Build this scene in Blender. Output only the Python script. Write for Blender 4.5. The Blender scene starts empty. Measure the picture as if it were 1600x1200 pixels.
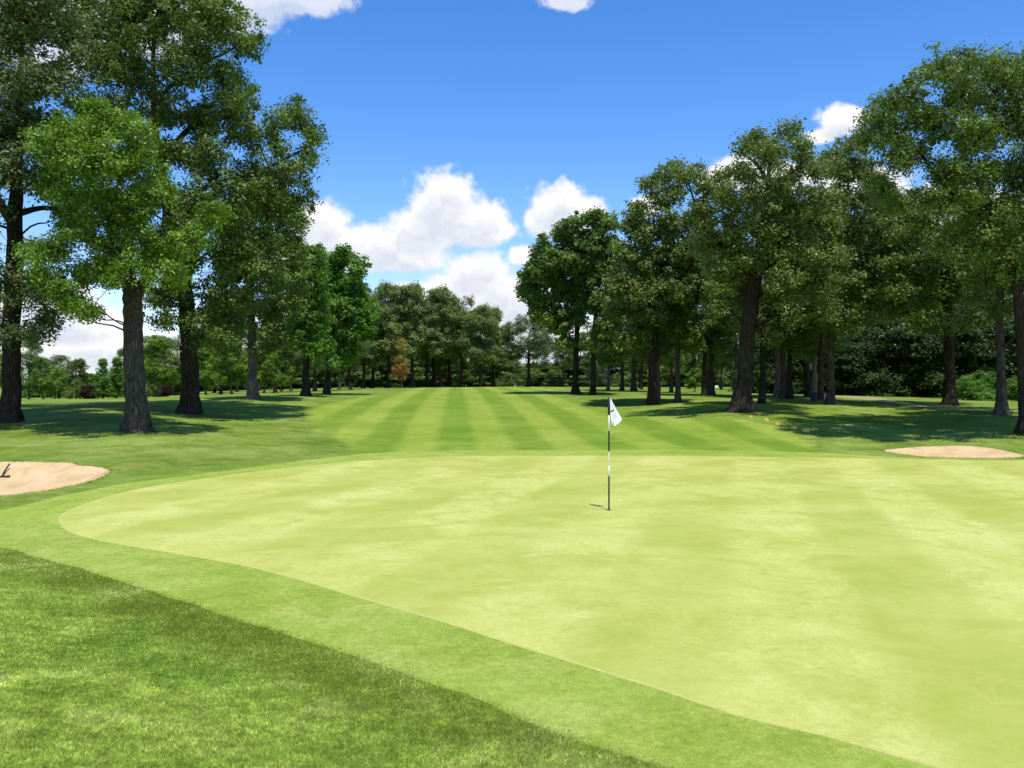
import bpy, math, random
import numpy as np
from mathutils import Vector
from mathutils.geometry import delaunay_2d_cdt

SEED = 7
rng = np.random.default_rng(SEED)
random.seed(SEED)
scene = bpy.context.scene
COL = scene.collection
FPX, CX, CY, CAMZ = 1350.0, 800.0, 600.0, 2.4      # focal length in photo pixels, principal point, eye height
SUN_EL = math.radians(68.0)
SUN_DIR = Vector((0.35, -0.94, 0)).normalized() * math.cos(SUN_EL) + Vector((0, 0, math.sin(SUN_EL)))

# ------------------------------------------------------------------ terrain
PXC = np.array([-500, 0, 200, 400, 560, 750, 950, 1150, 1400, 1600, 2100], float)
AZ = (PXC - CX) / FPX
DN = np.array([0, 20, 26, 30, 34, 38, 42, 48, 56, 66, 80, 95, 115, 135, 160, 220, 400, 900], float)
PROF = np.array([
    # 0  20   26   30   34   38   42   48   56   66   80   95   115  135  160  220  400 900
    [0, .05, .30, .50, .70, .90, 1.10, 1.25, 1.30, 1.20, 1.00, .70, .40, .30, .3, .3, 0, 0],
    [0, .03, .28, .45, .68, .92, 1.12, 1.24, 1.22, 1.15, 1.00, .70, .40, .30, .3, .3, 0, 0],
    [0, .02, .30, .55, .82, 1.02, 1.20, 1.32, 1.30, 1.20, 1.05, .75, .50, .40, .4, .4, 0, 0],
    [0, .02, .10, .22, .38, .58, .80, 1.20, 1.50, 1.58, 1.55, 1.50, 1.45, 1.40, 1.4, 1.2, 0, 0],
    [0, .02, .08, .10, .18, .36, .62, .88, 1.14, 1.35, 1.52, 1.64, 1.76, 1.82, 1.8, 1.5, 0, 0],
    [0, .02, .08, .09, .13, .24, .44, .72, 1.00, 1.28, 1.56, 1.80, 1.98, 2.00, 1.9, 1.5, 0, 0],
    [0, .02, .08, .09, .13, .25, .42, .70, 1.00, 1.38, 1.66, 1.78, 1.86, 1.90, 1.8, 1.5, 0, 0],
    [0, .02, .08, .12, .36, .80, 1.16, 1.28, 1.36, 1.44, 1.58, 1.72, 1.80, 1.85, 1.8, 1.5, 0, 0],
    [0, .02, .07, .10, .34, .62, .90, 1.20, 1.36, 1.38, 1.36, 1.34, 1.32, 1.30, 1.3, 1.2, 0, 0],
    [0, .02, .07, .16, .60, .92, 1.12, 1.24, 1.24, 1.18, 1.12, 1.10, 1.10, 1.10, 1.1, 1.0, 0, 0],
    [0, .02, .10, .30, .75, 1.00, 1.15, 1.20, 1.15, 1.10, 1.10, 1.10, 1.10, 1.10, 1.1, 1.0, 0, 0],
])
# smooth the profiles in depth once (dense resampling)
DD = np.concatenate([np.arange(0, 160, 1.0), np.arange(160, 901, 10.0)])
def _dense(row):
    z = np.interp(DD, DN, row)
    for _ in range(3):
        z[1:159] = (z[:158] + 2 * z[1:159] + z[2:160]) / 4
    return z
PD = np.array([_dense(r) for r in PROF])
AZD = np.linspace(AZ[0], AZ[-1], 161)
PG = np.array([np.interp(AZD, AZ, PD[:, j]) for j in range(PD.shape[1])])   # [depth, az]
for _ in range(8):
    PG[:, 1:-1] = (PG[:, :-2] + 2 * PG[:, 1:-1] + PG[:, 2:]) / 4

def sstep(a, b, t):
    t = np.clip((t - a) / (b - a), 0, 1)
    return t * t * (3 - 2 * t)

def H(x, y):
    x = np.asarray(x, float); y = np.asarray(y, float)
    yy = np.maximum(y, 0.01)
    a = np.clip(x / np.maximum(yy, 6.0), AZD[0], AZD[-1])
    fa = (a - AZD[0]) / (AZD[1] - AZD[0])
    ia = np.clip(fa.astype(int), 0, len(AZD) - 2); ta = fa - ia
    fd = np.where(yy < 159, yy, 159 + (np.minimum(yy, 899) - 150) / 10.0 - 0.9)
    idd = np.clip(np.searchsorted(DD, np.minimum(yy, 899.0), side='right') - 1, 0, len(DD) - 2)
    td = (np.minimum(yy, 899.0) - DD[idd]) / (DD[idd + 1] - DD[idd])
    z = ((PG[idd, ia] * (1 - ta) + PG[idd, ia + 1] * ta) * (1 - td)
         + (PG[idd + 1, ia] * (1 - ta) + PG[idd + 1, ia + 1] * ta) * td)
    # bank falling from the photographer to the green
    s = -0.67 * (x - 2.6) - 0.74 * (y - 5.4)
    z = z + 0.85 * sstep(1.2, 7.5, s) * (1 - sstep(8.0, 17.0, y))
    # soft undulation
    z = z + 0.035 * np.sin(x * 0.21 + 1.3) * np.sin(y * 0.17 + 0.4) * sstep(20, 40, y)
    return z

def px_ground(px, py):
    ds = np.concatenate([np.arange(1.5, 40, 0.02), np.arange(40, 200, 0.1)])
    x = (px - CX) / FPX * ds
    z = CAMZ + (CY - py) / FPX * ds
    hit = np.nonzero(z <= H(x, ds))[0]
    d = ds[hit[0]] if len(hit) else 150.0
    return ((px - CX) / FPX * d, d)

def px_at(px, py, d):
    return np.array([(px - CX) / FPX * d, d, CAMZ + (CY - py) / FPX * d])

# ------------------------------------------------------------------ small helpers
def tag(o, label=None, cat=None, group=None, kind=None):
    if label: o['label'] = label
    if cat: o['category'] = cat
    if group: o['group'] = group
    if kind: o['kind'] = kind
    return o

def empty(name, loc):
    o = bpy.data.objects.new(name, None); COL.objects.link(o)
    o.location = loc; o.empty_display_size = 0.3
    return o

def raw_mesh(name, V, F, mat, smooth=True, attr=None):
    """V (n,3); F (m,k) all faces with the same corner count."""
    me = bpy.data.meshes.new(name)
    V = np.ascontiguousarray(V, np.float32); F = np.ascontiguousarray(F, np.int32)
    m, k = F.shape
    me.vertices.add(len(V)); me.vertices.foreach_set('co', V.ravel())
    me.loops.add(m * k); me.loops.foreach_set('vertex_index', F.ravel())
    me.polygons.add(m); me.polygons.foreach_set('loop_start', np.arange(0, m * k, k, dtype=np.int32))
    me.polygons.foreach_set('use_smooth', np.full(m, smooth, bool))
    if attr is not None:
        a = me.attributes.new('var', 'FLOAT', 'POINT'); a.data.foreach_set('value', np.ascontiguousarray(attr, np.float32))
    for mm in (mat if isinstance(mat, (list, tuple)) else [mat]):
        me.materials.append(mm)
    me.update(calc_edges=True)
    return me

def link(name, me, parent=None, loc=None):
    o = bpy.data.objects.new(name, me); COL.objects.link(o)
    if parent is not None: o.parent = parent
    if loc is not None: o.location = loc
    return o

class Acc:
    def __init__(self): self.V = []; self.F = []; self.n = 0
    def add(self, V, F):
        self.V.append(np.asarray(V, float)); self.F.append(np.asarray(F, int) + self.n); self.n += len(V)
    def arrays(self): return np.concatenate(self.V), np.concatenate(self.F)

def catmull(P, n):
    P = np.asarray(P, float)
    if len(P) < 3:
        t = np.linspace(0, 1, n)[:, None]; return P[0] * (1 - t) + P[-1] * t
    Q = np.vstack([2 * P[0] - P[1], P, 2 * P[-1] - P[-2]])
    out = []
    for u in np.linspace(0, len(P) - 1 - 1e-6, n):
        i = int(u); t = u - i
        p0, p1, p2, p3 = Q[i], Q[i + 1], Q[i + 2], Q[i + 3]
        out.append(0.5 * (2 * p1 + (p2 - p0) * t + (2 * p0 - 5 * p1 + 4 * p2 - p3) * t * t + (3 * p1 - p0 - 3 * p2 + p3) * t ** 3))
    return np.array(out)

def tube(acc, path, rad, sides, flare=None, wob=0.0, rg=rng):
    path = np.asarray(path, float); rad = np.maximum(np.asarray(rad, float), 0.004)
    n = len(path)
    T = np.gradient(path, axis=0); T /= np.linalg.norm(T, axis=1)[:, None] + 1e-9
    ref = np.array([1.0, 0, 0]) if abs(T[0][0]) < 0.8 else np.array([0, 1.0, 0])
    ang = np.linspace(0, 2 * math.pi, sides, endpoint=False)
    V = np.zeros((n, sides, 3))
    ph = rg.uniform(0, 6.28, 3)
    for i in range(n):
        u = ref - T[i] * np.dot(ref, T[i]); u /= np.linalg.norm(u) + 1e-9
        w = np.cross(T[i], u); ref = u
        r = np.full(sides, rad[i])
        if flare is not None and flare[i] > 0:
            r = r * (1 + flare[i] * (0.45 + 0.55 * np.cos(5 * ang + ph[0]) * 0.6 + 0.4 * np.cos(3 * ang + ph[1])))
        if wob: r = r * (1 + wob * np.sin(ang * 2 + i * 0.9 + ph[2]) + rg.normal(0, wob * 0.5, sides))
        V[i] = path[i] + np.outer(np.cos(ang) * r, u) + np.outer(np.sin(ang) * r, w)
    idx = np.arange(n * sides).reshape(n, sides)
    a = idx[:-1]; b = np.roll(idx, -1, 1)[:-1]; c = np.roll(idx, -1, 1)[1:]; d = idx[1:]
    acc.add(V.reshape(-1, 3), np.stack([a, b, c, d], -1).reshape(-1, 4))

# ------------------------------------------------------------------ node helpers
class NT:
    def __init__(self, tree):
        self.t = tree; self.t.nodes.clear()
    def n(self, typ, inp=None, **props):
        nd = self.t.nodes.new(typ)
        for k, v in props.items(): setattr(nd, k, v)
        if inp:
            for k, v in inp.items():
                s = nd.inputs[k]
                if hasattr(v, 'is_output') or isinstance(v, bpy.types.NodeSocket): self.t.links.new(v, s)
                else: s.default_value = v
        return nd
    def math(self, op, a, b=None, c=None, clamp=False):
        nd = self.t.nodes.new('ShaderNodeMath'); nd.operation = op; nd.use_clamp = clamp
        for i, v in enumerate((a, b, c)):
            if v is None: continue
            if isinstance(v, bpy.types.NodeSocket): self.t.links.new(v, nd.inputs[i])
            else: nd.inputs[i].default_value = v
        return nd.outputs[0]
    def vmath(self, op, a, b=None):
        nd = self.t.nodes.new('ShaderNodeVectorMath'); nd.operation = op
        for i, v in enumerate((a, b)):
            if v is None: continue
            if isinstance(v, bpy.types.NodeSocket): self.t.links.new(v, nd.inputs[i])
            else: nd.inputs[i].default_value = v
        return nd.outputs['Value'] if op in ('LENGTH', 'DOT_PRODUCT') else nd.outputs[0]
    def noise(self, vec, scale, detail=4.0, rough=0.55, dist=0.0):
        return self.n('ShaderNodeTexNoise', {'Vector': vec, 'Scale': scale, 'Detail': detail, 'Roughness': rough, 'Distortion': dist}).outputs['Fac']
    def ramp(self, fac, stops):
        nd = self.n('ShaderNodeValToRGB', {'Fac': fac}); cr = nd.color_ramp
        while len(cr.elements) > 1: cr.elements.remove(cr.elements[-1])
        for i, (p, c) in enumerate(stops):
            e = cr.elements[0] if i == 0 else cr.elements.new(p)
            e.position = p; e.color = (*c, 1) if len(c) == 3 else c
        return nd.outputs['Color']
    def mix(self, fac, a, b, mode='MIX'):
        nd = self.t.nodes.new('ShaderNodeMix'); nd.data_type = 'RGBA'; nd.blend_type = mode
        for s, v in ((nd.inputs[0], fac), (nd.inputs[6], a), (nd.inputs[7], b)):
            if isinstance(v, bpy.types.NodeSocket): self.t.links.new(v, s)
            else: s.default_value = (*v, 1) if isinstance(v, tuple) and len(v) == 3 else v
        return nd.outputs[2]
    def mapr(self, v, a, b, c=0.0, d=1.0, smooth=True):
        nd = self.n('ShaderNodeMapRange', {'Value': v, 'From Min': a, 'From Max': b, 'To Min': c, 'To Max': d})
        nd.interpolation_type = 'SMOOTHSTEP' if smooth else 'LINEAR'; nd.clamp = True
        return nd.outputs['Result']
    def link(self, a, b): self.t.links.new(a, b)

def new_mat(name):
    m = bpy.data.materials.new(name); m.use_nodes = True
    return m, NT(m.node_tree)

def finish(nt, color, rough=0.7, bump=None, bump_strength=0.3, bump_dist=0.02, spec=0.3):
    b = nt.n('ShaderNodeBsdfPrincipled', {'Base Color': color, 'Roughness': rough, 'Specular IOR Level': spec})
    if bump is not None:
        bn = nt.n('ShaderNodeBump', {'Height': bump, 'Strength': bump_strength, 'Distance': bump_dist})
        nt.link(bn.outputs[0], b.inputs['Normal'])
    o = nt.n('ShaderNodeOutputMaterial'); nt.link(b.outputs[0], o.inputs[0])
    return b

def plain_mat(name, col, rough=0.5, spec=0.4, var=0.12, scale=8.0):
    m, nt = new_mat(name)
    g = nt.n('ShaderNodeTexCoord').outputs['Object']
    n1 = nt.noise(g, scale, 5)
    c = nt.mix(n1, tuple(x * (1 - var) for x in col), tuple(min(1, x * (1 + var)) for x in col))
    finish(nt, c, rough, n1, 0.1, 0.005, spec)
    return m

def blotch(nt, pos, pairs, fine=70.0, fine_amt=0.35):
    """turf colour: broad patches, mid patches, fine mottling"""
    lo, mid, hi = pairs
    big = nt.noise(pos, 0.22, 5, 0.6, 0.4)
    med = nt.noise(pos, 1.3, 5, 0.6, 0.6)
    f = nt.math('ADD', nt.math('MULTIPLY', big, 0.55), nt.math('MULTIPLY', med, 0.45))
    c = nt.ramp(f, [(0.36, lo), (0.5, mid), (0.64, hi)])
    fn = nt.noise(pos, fine, 3, 0.7)
    k = nt.mapr(fn, 0.25, 0.75, 1 - fine_amt, 1 + fine_amt, False)
    fm = nt.noise(pos, 11.0, 4, 0.7)
    k2 = nt.mapr(fm, 0.3, 0.7, 1 - fine_amt * 0.6, 1 + fine_amt * 0.6, False)
    return nt.vmath('MULTIPLY', c, nt.n('ShaderNodeCombineXYZ', {0: nt.math('MULTIPLY', k, k2), 1: nt.math('MULTIPLY', k, k2), 2: nt.math('MULTIPLY', k, k2)}).outputs[0]), fn

def position(nt): return nt.n('ShaderNodeNewGeometry').outputs['Position']

def stripes(nt, pos, dirx, diry, period, soft=0.25, wob=0.25, phase=0.0):
    """0..1 mowing bands running along (dirx, diry)"""
    L = math.hypot(dirx, diry); nx, ny = diry / L, -dirx / L
    s = nt.vmath('DOT_PRODUCT', pos, (nx, ny, 0))
    w = nt.math('MULTIPLY', nt.math('SUBTRACT', nt.noise(pos, 0.25, 3), 0.5), wob * period)
    s = nt.math('ADD', nt.math('ADD', s, w), phase)
    v = nt.math('SINE', nt.math('MULTIPLY', s, 2 * math.pi / period))
    return nt.mapr(v, -soft, soft)

# ROUGH
ROUGH = ((0.079, 0.138, 0.015), (0.146, 0.211, 0.029), (0.255, 0.305, 0.074))
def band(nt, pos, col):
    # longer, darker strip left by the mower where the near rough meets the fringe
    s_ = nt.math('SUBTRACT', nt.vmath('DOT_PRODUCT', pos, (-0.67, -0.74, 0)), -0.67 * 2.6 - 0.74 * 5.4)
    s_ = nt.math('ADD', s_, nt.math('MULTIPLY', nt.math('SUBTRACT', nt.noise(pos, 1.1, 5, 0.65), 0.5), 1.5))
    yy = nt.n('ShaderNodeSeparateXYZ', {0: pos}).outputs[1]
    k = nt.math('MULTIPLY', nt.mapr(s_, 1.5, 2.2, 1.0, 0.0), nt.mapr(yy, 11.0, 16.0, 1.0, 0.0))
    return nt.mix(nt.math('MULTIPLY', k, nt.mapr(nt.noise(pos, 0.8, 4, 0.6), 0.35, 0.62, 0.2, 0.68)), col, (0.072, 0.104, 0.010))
m_rough, nt = new_mat('rough_turf')
pos = position(nt)
col, fn = blotch(nt, pos, ROUGH, 55.0, 0.35)
dry = nt.mapr(nt.noise(pos, 0.55, 4, 0.6, 0.5), 0.58, 0.76)
col = nt.mix(nt.math('MULTIPLY', dry, 0.5), col, (0.30, 0.29, 0.085))
st = stripes(nt, pos, 0.62, 0.78, 3.6, 0.8, 0.3)
col = nt.mix(nt.math('MULTIPLY', st, 0.16), col, (0.23, 0.33, 0.05))
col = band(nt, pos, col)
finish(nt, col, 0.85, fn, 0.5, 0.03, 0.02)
# FRINGE
FRINGE = ((0.19, 0.265, 0.032), (0.26, 0.33, 0.052), (0.345, 0.395, 0.095))
m_fringe, nt = new_mat('fringe_turf')
pos = position(nt)
col, fn = blotch(nt, pos, FRINGE, 70.0, 0.34)
fp = nt.mapr(nt.noise(pos, 3.2, 5, 0.65, 0.6), 0.42, 0.68)
col = nt.mix(nt.math('MULTIPLY', fp, 0.45), col, (0.16, 0.245, 0.028))
st = stripes(nt, pos, 0.9, 0.3, 2.3, 0.9, 0.5)
col = nt.mix(nt.math('MULTIPLY', st, 0.2), col, (0.30, 0.41, 0.075))
finish(nt, col, 0.85, fn, 0.35, 0.012, 0.02)
# FAIRWAY
m_fair, nt = new_mat('fairway_turf')
pos = position(nt)
col, fn = blotch(nt, pos, ((0.165, 0.25, 0.027), (0.22, 0.29, 0.038), (0.275, 0.335, 0.060)), 40.0, 0.2)
st = stripes(nt, pos, -0.065, 1.0, 2.9, 0.6, 0.18, 0.72)
col = nt.mix(nt.math('MULTIPLY', st, nt.mapr(nt.noise(pos, 0.35, 5, 0.6), 0.3, 0.65, 0.3, 0.75)), col, (0.095, 0.185, 0.015))
ev = nt.math('ADD', nt.n('ShaderNodeAttribute', attribute_name='var').outputs['Fac'], nt.math('MULTIPLY', nt.math('SUBTRACT', nt.noise(pos, 1.6, 5, 0.65), 0.5), 0.45))
rc, _ = blotch(nt, pos, ROUGH, 55.0, 0.3)
col = nt.mix(nt.mapr(ev, 0.15, 0.85), rc, col)
finish(nt, col, 0.85, fn, 0.3, 0.015, 0.02)
# GREEN
m_green, nt = new_mat('putting_green_turf')
pos = position(nt)
col, fn = blotch(nt, pos, ((0.36, 0.385, 0.08), (0.43, 0.45, 0.115), (0.50, 0.51, 0.165)), 90.0, 0.18)
st = stripes(nt, pos, 0.26, 1.0, 2.75, 0.5, 0.22, 1.49)
st2 = stripes(nt, pos, 0.95, 0.55, 3.0, 0.8, 0.5)
p3 = nt.mapr(nt.noise(pos, 0.7, 5, 0.62, 0.9), 0.46, 0.66)
col = nt.mix(nt.math('MULTIPLY', st, nt.mapr(nt.noise(pos, 0.4, 4, 0.6), 0.3, 0.65, 0.15, 0.7)), col, (0.30, 0.345, 0.055))
col = nt.mix(nt.math('MULTIPLY', st2, 0.16), col, (0.52, 0.51, 0.16))
col = nt.mix(nt.math('MULTIPLY', p3, 0.5), col, (0.29, 0.33, 0.05))
p4 = nt.mapr(nt.noise(pos, 4.5, 6, 0.7, 0.4), 0.5, 0.72)
col = nt.mix(nt.math('MULTIPLY', p4, 0.34), col, (0.28, 0.32, 0.05))
finish(nt, col, 0.8, fn, 0.18, 0.006, 0.04)
m_rim, nt = new_mat('green_rim_turf')
pos = position(nt)
rn = nt.noise(pos, 9.0, 5, 0.7)
finish(nt, nt.ramp(rn, [(0.3, (0.36, 0.38, 0.08)), (0.7, (0.50, 0.47, 0.15))]), 0.7, rn, 0.2, 0.01, 0.2)
# SAND
m_sand, nt = new_mat('bunker_sand')
pos = position(nt)
f = nt.noise(pos, 1.4, 6, 0.6, 0.5); g = nt.noise(pos, 55.0, 3, 0.7)
col = nt.ramp(nt.math('ADD', nt.math('MULTIPLY', f, 0.8), nt.math('MULTIPLY', g, 0.2)), [(0.35, (0.44, 0.29, 0.145)), (0.5, (0.56, 0.395, 0.205)), (0.66, (0.63, 0.47, 0.27))])
finish(nt, col, 0.85, nt.math('ADD', nt.math('MULTIPLY', g, 0.6), nt.math('ADD', nt.math('MULTIPLY', nt.noise(pos, 4.0, 4), 2.5), nt.math('MULTIPLY', nt.math('SINE', nt.math('ADD', nt.math('MULTIPLY', nt.vmath('DOT_PRODUCT', pos, (0.5, 0.86, 0)), 48.0), nt.math('MULTIPLY', nt.noise(pos, 0.9, 3), 30.0))), 0.25))), 0.5, 0.03, 0.03)
# PATH
m_path, nt = new_mat('cart_path')
pos = position(nt)
col = nt.ramp(nt.noise(pos, 3.0, 6), [(0.3, (0.24, 0.225, 0.10)), (0.7, (0.35, 0.31, 0.16))])
finish(nt, col, 0.9, spec=0.03)
# BARK
def bark(name, dark, light):
    m, nt = new_mat(name)
    oc = nt.n('ShaderNodeTexCoord').outputs['Object']
    mp = nt.n('ShaderNodeMapping', {'Vector': oc, 'Scale': (11, 11, 0.85)}).outputs[0]
    v = nt.n('ShaderNodeTexVoronoi', {'Vector': mp, 'Scale': 1.6, 'Randomness': 1.0}, feature='DISTANCE_TO_EDGE').outputs['Distance']
    n1 = nt.noise(mp, 1.2, 8, 0.65, 0.8); n2 = nt.noise(oc, 0.8, 4)
    h = nt.math('ADD', nt.mapr(v, 0.0, 0.35), nt.math('MULTIPLY', n1, 0.8))
    f = nt.math('ADD', nt.math('MULTIPLY', h, 0.42), nt.math('MULTIPLY', n2, 0.3))
    c = nt.ramp(f, [(0.25, dark), (0.6, light), (0.85, tuple(x * 1.25 for x in light))])
    finish(nt, c, 0.95, h, 0.9, 0.05, 0.02)
    return m
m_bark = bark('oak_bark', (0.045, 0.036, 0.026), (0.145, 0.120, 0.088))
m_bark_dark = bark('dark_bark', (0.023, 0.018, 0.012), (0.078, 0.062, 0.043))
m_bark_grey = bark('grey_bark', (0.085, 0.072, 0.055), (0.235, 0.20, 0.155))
# LEAVES
def leaf_mat(name, lo, mid, hi, trans=0.24, low=None):
    m, nt = new_mat(name)
    va = nt.n('ShaderNodeAttribute', attribute_name='var').outputs['Fac']
    n1 = nt.noise(position(nt), 0.45, 4, 0.6)
    f = nt.math('ADD', nt.math('MULTIPLY', va, 0.55), nt.math('MULTIPLY', n1, 0.45))
    c = nt.ramp(f, [(0.22, lo), (0.5, mid), (0.8, hi)])
    if low:
        z = nt.n('ShaderNodeSeparateXYZ', {0: nt.n('ShaderNodeTexCoord').outputs['Object']}).outputs[2]
        c = nt.mix(nt.mapr(nt.math('ADD', z, nt.math('MULTIPLY', va, 1.5)), 3.2, 5.4), nt.vmath('MULTIPLY', c, low), c)
    d = nt.n('ShaderNodeBsdfDiffuse', {'Color': c, 'Roughness': 0.4})
    tc = nt.vmath('MULTIPLY', c, (1.25, 1.35, 0.55))
    t = nt.n('ShaderNodeBsdfTranslucent', {'Color': tc})
    g = nt.n('ShaderNodeBsdfGlossy', {'Color': (0.75, 0.8, 0.75, 1), 'Roughness': 0.42})
    mx = nt.n('ShaderNodeMixShader', {0: trans, 1: d.outputs[0], 2: t.outputs[0]})
    fr = nt.n('ShaderNodeFresnel', {'IOR': 1.3})
    mx2 = nt.n('ShaderNodeMixShader', {0: nt.math('MULTIPLY', fr.outputs[0], 0.07), 1: mx.outputs[0], 2: g.outputs[0]})
    o = nt.n('ShaderNodeOutputMaterial'); nt.link(mx2.outputs[0], o.inputs[0])
    return m
LEAF = {
    'oak':    leaf_mat('oak_leaves', (0.059, 0.101, 0.019), (0.119, 0.180, 0.038), (0.260, 0.350, 0.087)),
    'olive':  leaf_mat('olive_oak_leaves', (0.074, 0.107, 0.024), (0.146, 0.195, 0.047), (0.295, 0.362, 0.107)),
    'grey':   leaf_mat('grey_oak_leaves', (0.063, 0.096, 0.032), (0.138, 0.183, 0.065), (0.268, 0.321, 0.131)),
    'bright': leaf_mat('bright_leaves', (0.073, 0.137, 0.014), (0.145, 0.244, 0.028), (0.320, 0.469, 0.074), 0.24),
    'maple':  leaf_mat('maple_leaves', (0.062, 0.139, 0.023), (0.121, 0.240, 0.036), (0.242, 0.402, 0.072), 0.36),
    'deep':   leaf_mat('deep_green_leaves', (0.062, 0.117, 0.024), (0.127, 0.207, 0.039), (0.283, 0.381, 0.083)),
    'willow': leaf_mat('pale_leaves', (0.094, 0.138, 0.024), (0.165, 0.220, 0.046), (0.253, 0.297, 0.079), 0.4),
    'pine':   leaf_mat('pine_needles', (0.034, 0.060, 0.018), (0.064, 0.097, 0.029), (0.106, 0.145, 0.048), 0.15),
    'brown':  leaf_mat('brownish_leaves', (0.060, 0.050, 0.022), (0.100, 0.088, 0.032), (0.140, 0.125, 0.048), 0.25),
    'purple': leaf_mat('purple_leaves', (0.020, 0.012, 0.014), (0.040, 0.018, 0.020), (0.075, 0.030, 0.030), 0.2),
    'amber':  leaf_mat('amber_leaves', (0.300, 0.200, 0.050), (0.400, 0.300, 0.065), (0.400, 0.380, 0.090), 0.35, (1.12, 0.74, 0.95)),
    'thicket': leaf_mat('shaded_thicket_leaves', (0.026, 0.050, 0.012), (0.050, 0.088, 0.020), (0.100, 0.145, 0.036)),  # shade of the canopy overhead is put into this darker leaf colour
    'row':    leaf_mat('far_oak_leaves', (0.087, 0.121, 0.027), (0.177, 0.229, 0.059), (0.307, 0.365, 0.118)),
}

# ------------------------------------------------------------------ ground, cut into regions
def closed_curve(pts, step):
    P = np.asarray(pts, float); out = []
    n = len(P)
    for i in range(n):
        p0, p1, p2, p3 = P[i - 1], P[i], P[(i + 1) % n], P[(i + 2) % n]
        L = np.linalg.norm(p2 - p1); st = step(0.5 * (p1 + p2)); m = max(1, int(L / st))
        for k in range(m):
            t = k / m
            # centripetal-like tangents limited by the segment length
            def tan(a, b, c):
                v = (c - a) / 2; lim = min(np.linalg.norm(b - a), np.linalg.norm(c - b)); l = np.linalg.norm(v) + 1e-9
                return v / l * min(l, lim)
            m1 = tan(p0, p1, p2); m2 = tan(p1, p2, p3)
            out.append((2 * t**3 - 3 * t**2 + 1) * p1 + (t**3 - 2 * t**2 + t) * m1 + (-2 * t**3 + 3 * t**2) * p2 + (t**3 - t**2) * m2)
    return np.array(out)

def inside(poly, x, y):
    c = np.zeros(x.shape, bool); n = len(poly)
    lo = poly.min(0); hi = poly.max(0)
    sel = np.nonzero((x >= lo[0]) & (x <= hi[0]) & (y >= lo[1]) & (y <= hi[1]))[0]
    xs, ys = x[sel], y[sel]; cc = np.zeros(len(sel), bool)
    x1, y1 = poly[:, 0], poly[:, 1]; x2, y2 = np.roll(x1, -1), np.roll(y1, -1)
    for i in range(n):
        if y1[i] == y2[i]: continue
        t = (y1[i] > ys) != (y2[i] > ys)
        cc ^= t & (xs < (x2[i] - x1[i]) * (ys - y1[i]) / (y2[i] - y1[i]) + x1[i])
    c[sel] = cc
    return c

G = lambda *ps: [px_ground(*p) for p in ps]
stepf = lambda p: max(0.22, 0.011 * float(np.hypot(*p)))
green_c = closed_curve(G((1459, 1199), (1300, 1155), (1150, 1119), (1040, 1081), (925, 1046), (810, 1010), (700, 975), (620, 951), (540, 928), (458, 904), (375, 883), (271, 865),
    (167, 847), (120, 836), (100, 826), (92, 815), (96, 804), (125, 790), (167, 776), (225, 762), (317, 748), (417, 735), (540, 722), (620, 717), (700, 713.5), (800, 712), (960, 712),
    (1100, 713), (1300, 715), (1450, 718), (1600, 720)) + [(24, 26), (29, 18), (24, 8), (12, 1.5), (6, 2.6)], stepf)
fringe_c = closed_curve(G((1037, 1199), (869, 1144), (700, 1076), (620, 1048), (540, 1019), (417, 979), (317, 950), (225, 919), (104, 883), (0, 854)) + [(-9.5, 14.0), (-12.5, 14.6), (-13.0, 15.6)] +
    G((-60, 806), (0, 797), (55, 785), (110, 772), (179, 758), (220, 752), (317, 740), (417, 727), (540, 712), (600, 707), (700, 704), (850, 703), (1000, 703), (1150, 704), (1300, 708), (1420, 715), (1600, 718))
    + [(25.5, 27.5), (31, 18), (26, 6.5), (12, 0.0), (6, 0.3), (2.2, 4.0)], stepf)
fair_c = closed_curve(G((560, 712), (520, 690), (490, 672), (468, 656), (470, 642), (505, 630), (560, 620), (620, 611)) + [(-16, 150), (10, 152)] +
    G((880, 612), (920, 628), (980, 640), (1060, 647), (1130, 651), (1185, 657), (1225, 668), (1262, 683), (1285, 697), (1250, 709), (1000, 707), (800, 707), (660, 708)), stepf)
fringe_c = fringe_c + np.column_stack([np.convolve(rng.normal(0, 0.04, len(fringe_c)), [.25, .5, .25], 'same') for _ in range(2)])
bunk_l = closed_curve(G((0, 721), (55, 721.5), (110, 722.5), (128, 727), (160, 730), (174, 736), (165, 744), (137, 754), (110, 760), (76, 767), (34, 772), (0, 775)) + G((-70, 781), (-170, 776), (-210, 750), (-140, 726), (-60, 721)), lambda p: 0.25)
bunk_r = closed_curve(G((1378, 704), (1415, 699.5), (1460, 697), (1500, 696.5), (1540, 699), (1575, 705), (1604, 713), (1575, 716), (1520, 716), (1450, 714), (1405, 709)), lambda p: 0.3)
path_c = closed_curve(G((1290, 617), (1366, 620.5), (1397, 626), (1440, 632.5), (1520, 638), (1620, 641.5), (1620, 643.5), (1520, 640.5), (1440, 635.5), (1390, 629.5), (1350, 624), (1290, 619.5)), lambda p: 0.8)
hx, hy = px_ground(951.5, 797)
hole_c = np.array([(hx + 0.06 * math.cos(a), hy + 0.06 * math.sin(a)) for a in np.linspace(0, 2 * math.pi, 20, endpoint=False)])
def inset(c, w):
    t = np.roll(c, -1, 0) - np.roll(c, 1, 0); t /= np.linalg.norm(t, axis=1)[:, None]
    nn = np.column_stack([-t[:, 1], t[:, 0]])
    if not inside(c, c[:1, 0] + nn[:1, 0] * 0.05, c[:1, 1] + nn[:1, 1] * 0.05)[0]: nn = -nn
    return c + nn * w
green_in = inset(green_c, 0.04)
curves = [green_in, green_c, fringe_c, fair_c, bunk_l, bunk_r, path_c, hole_c]

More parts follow.
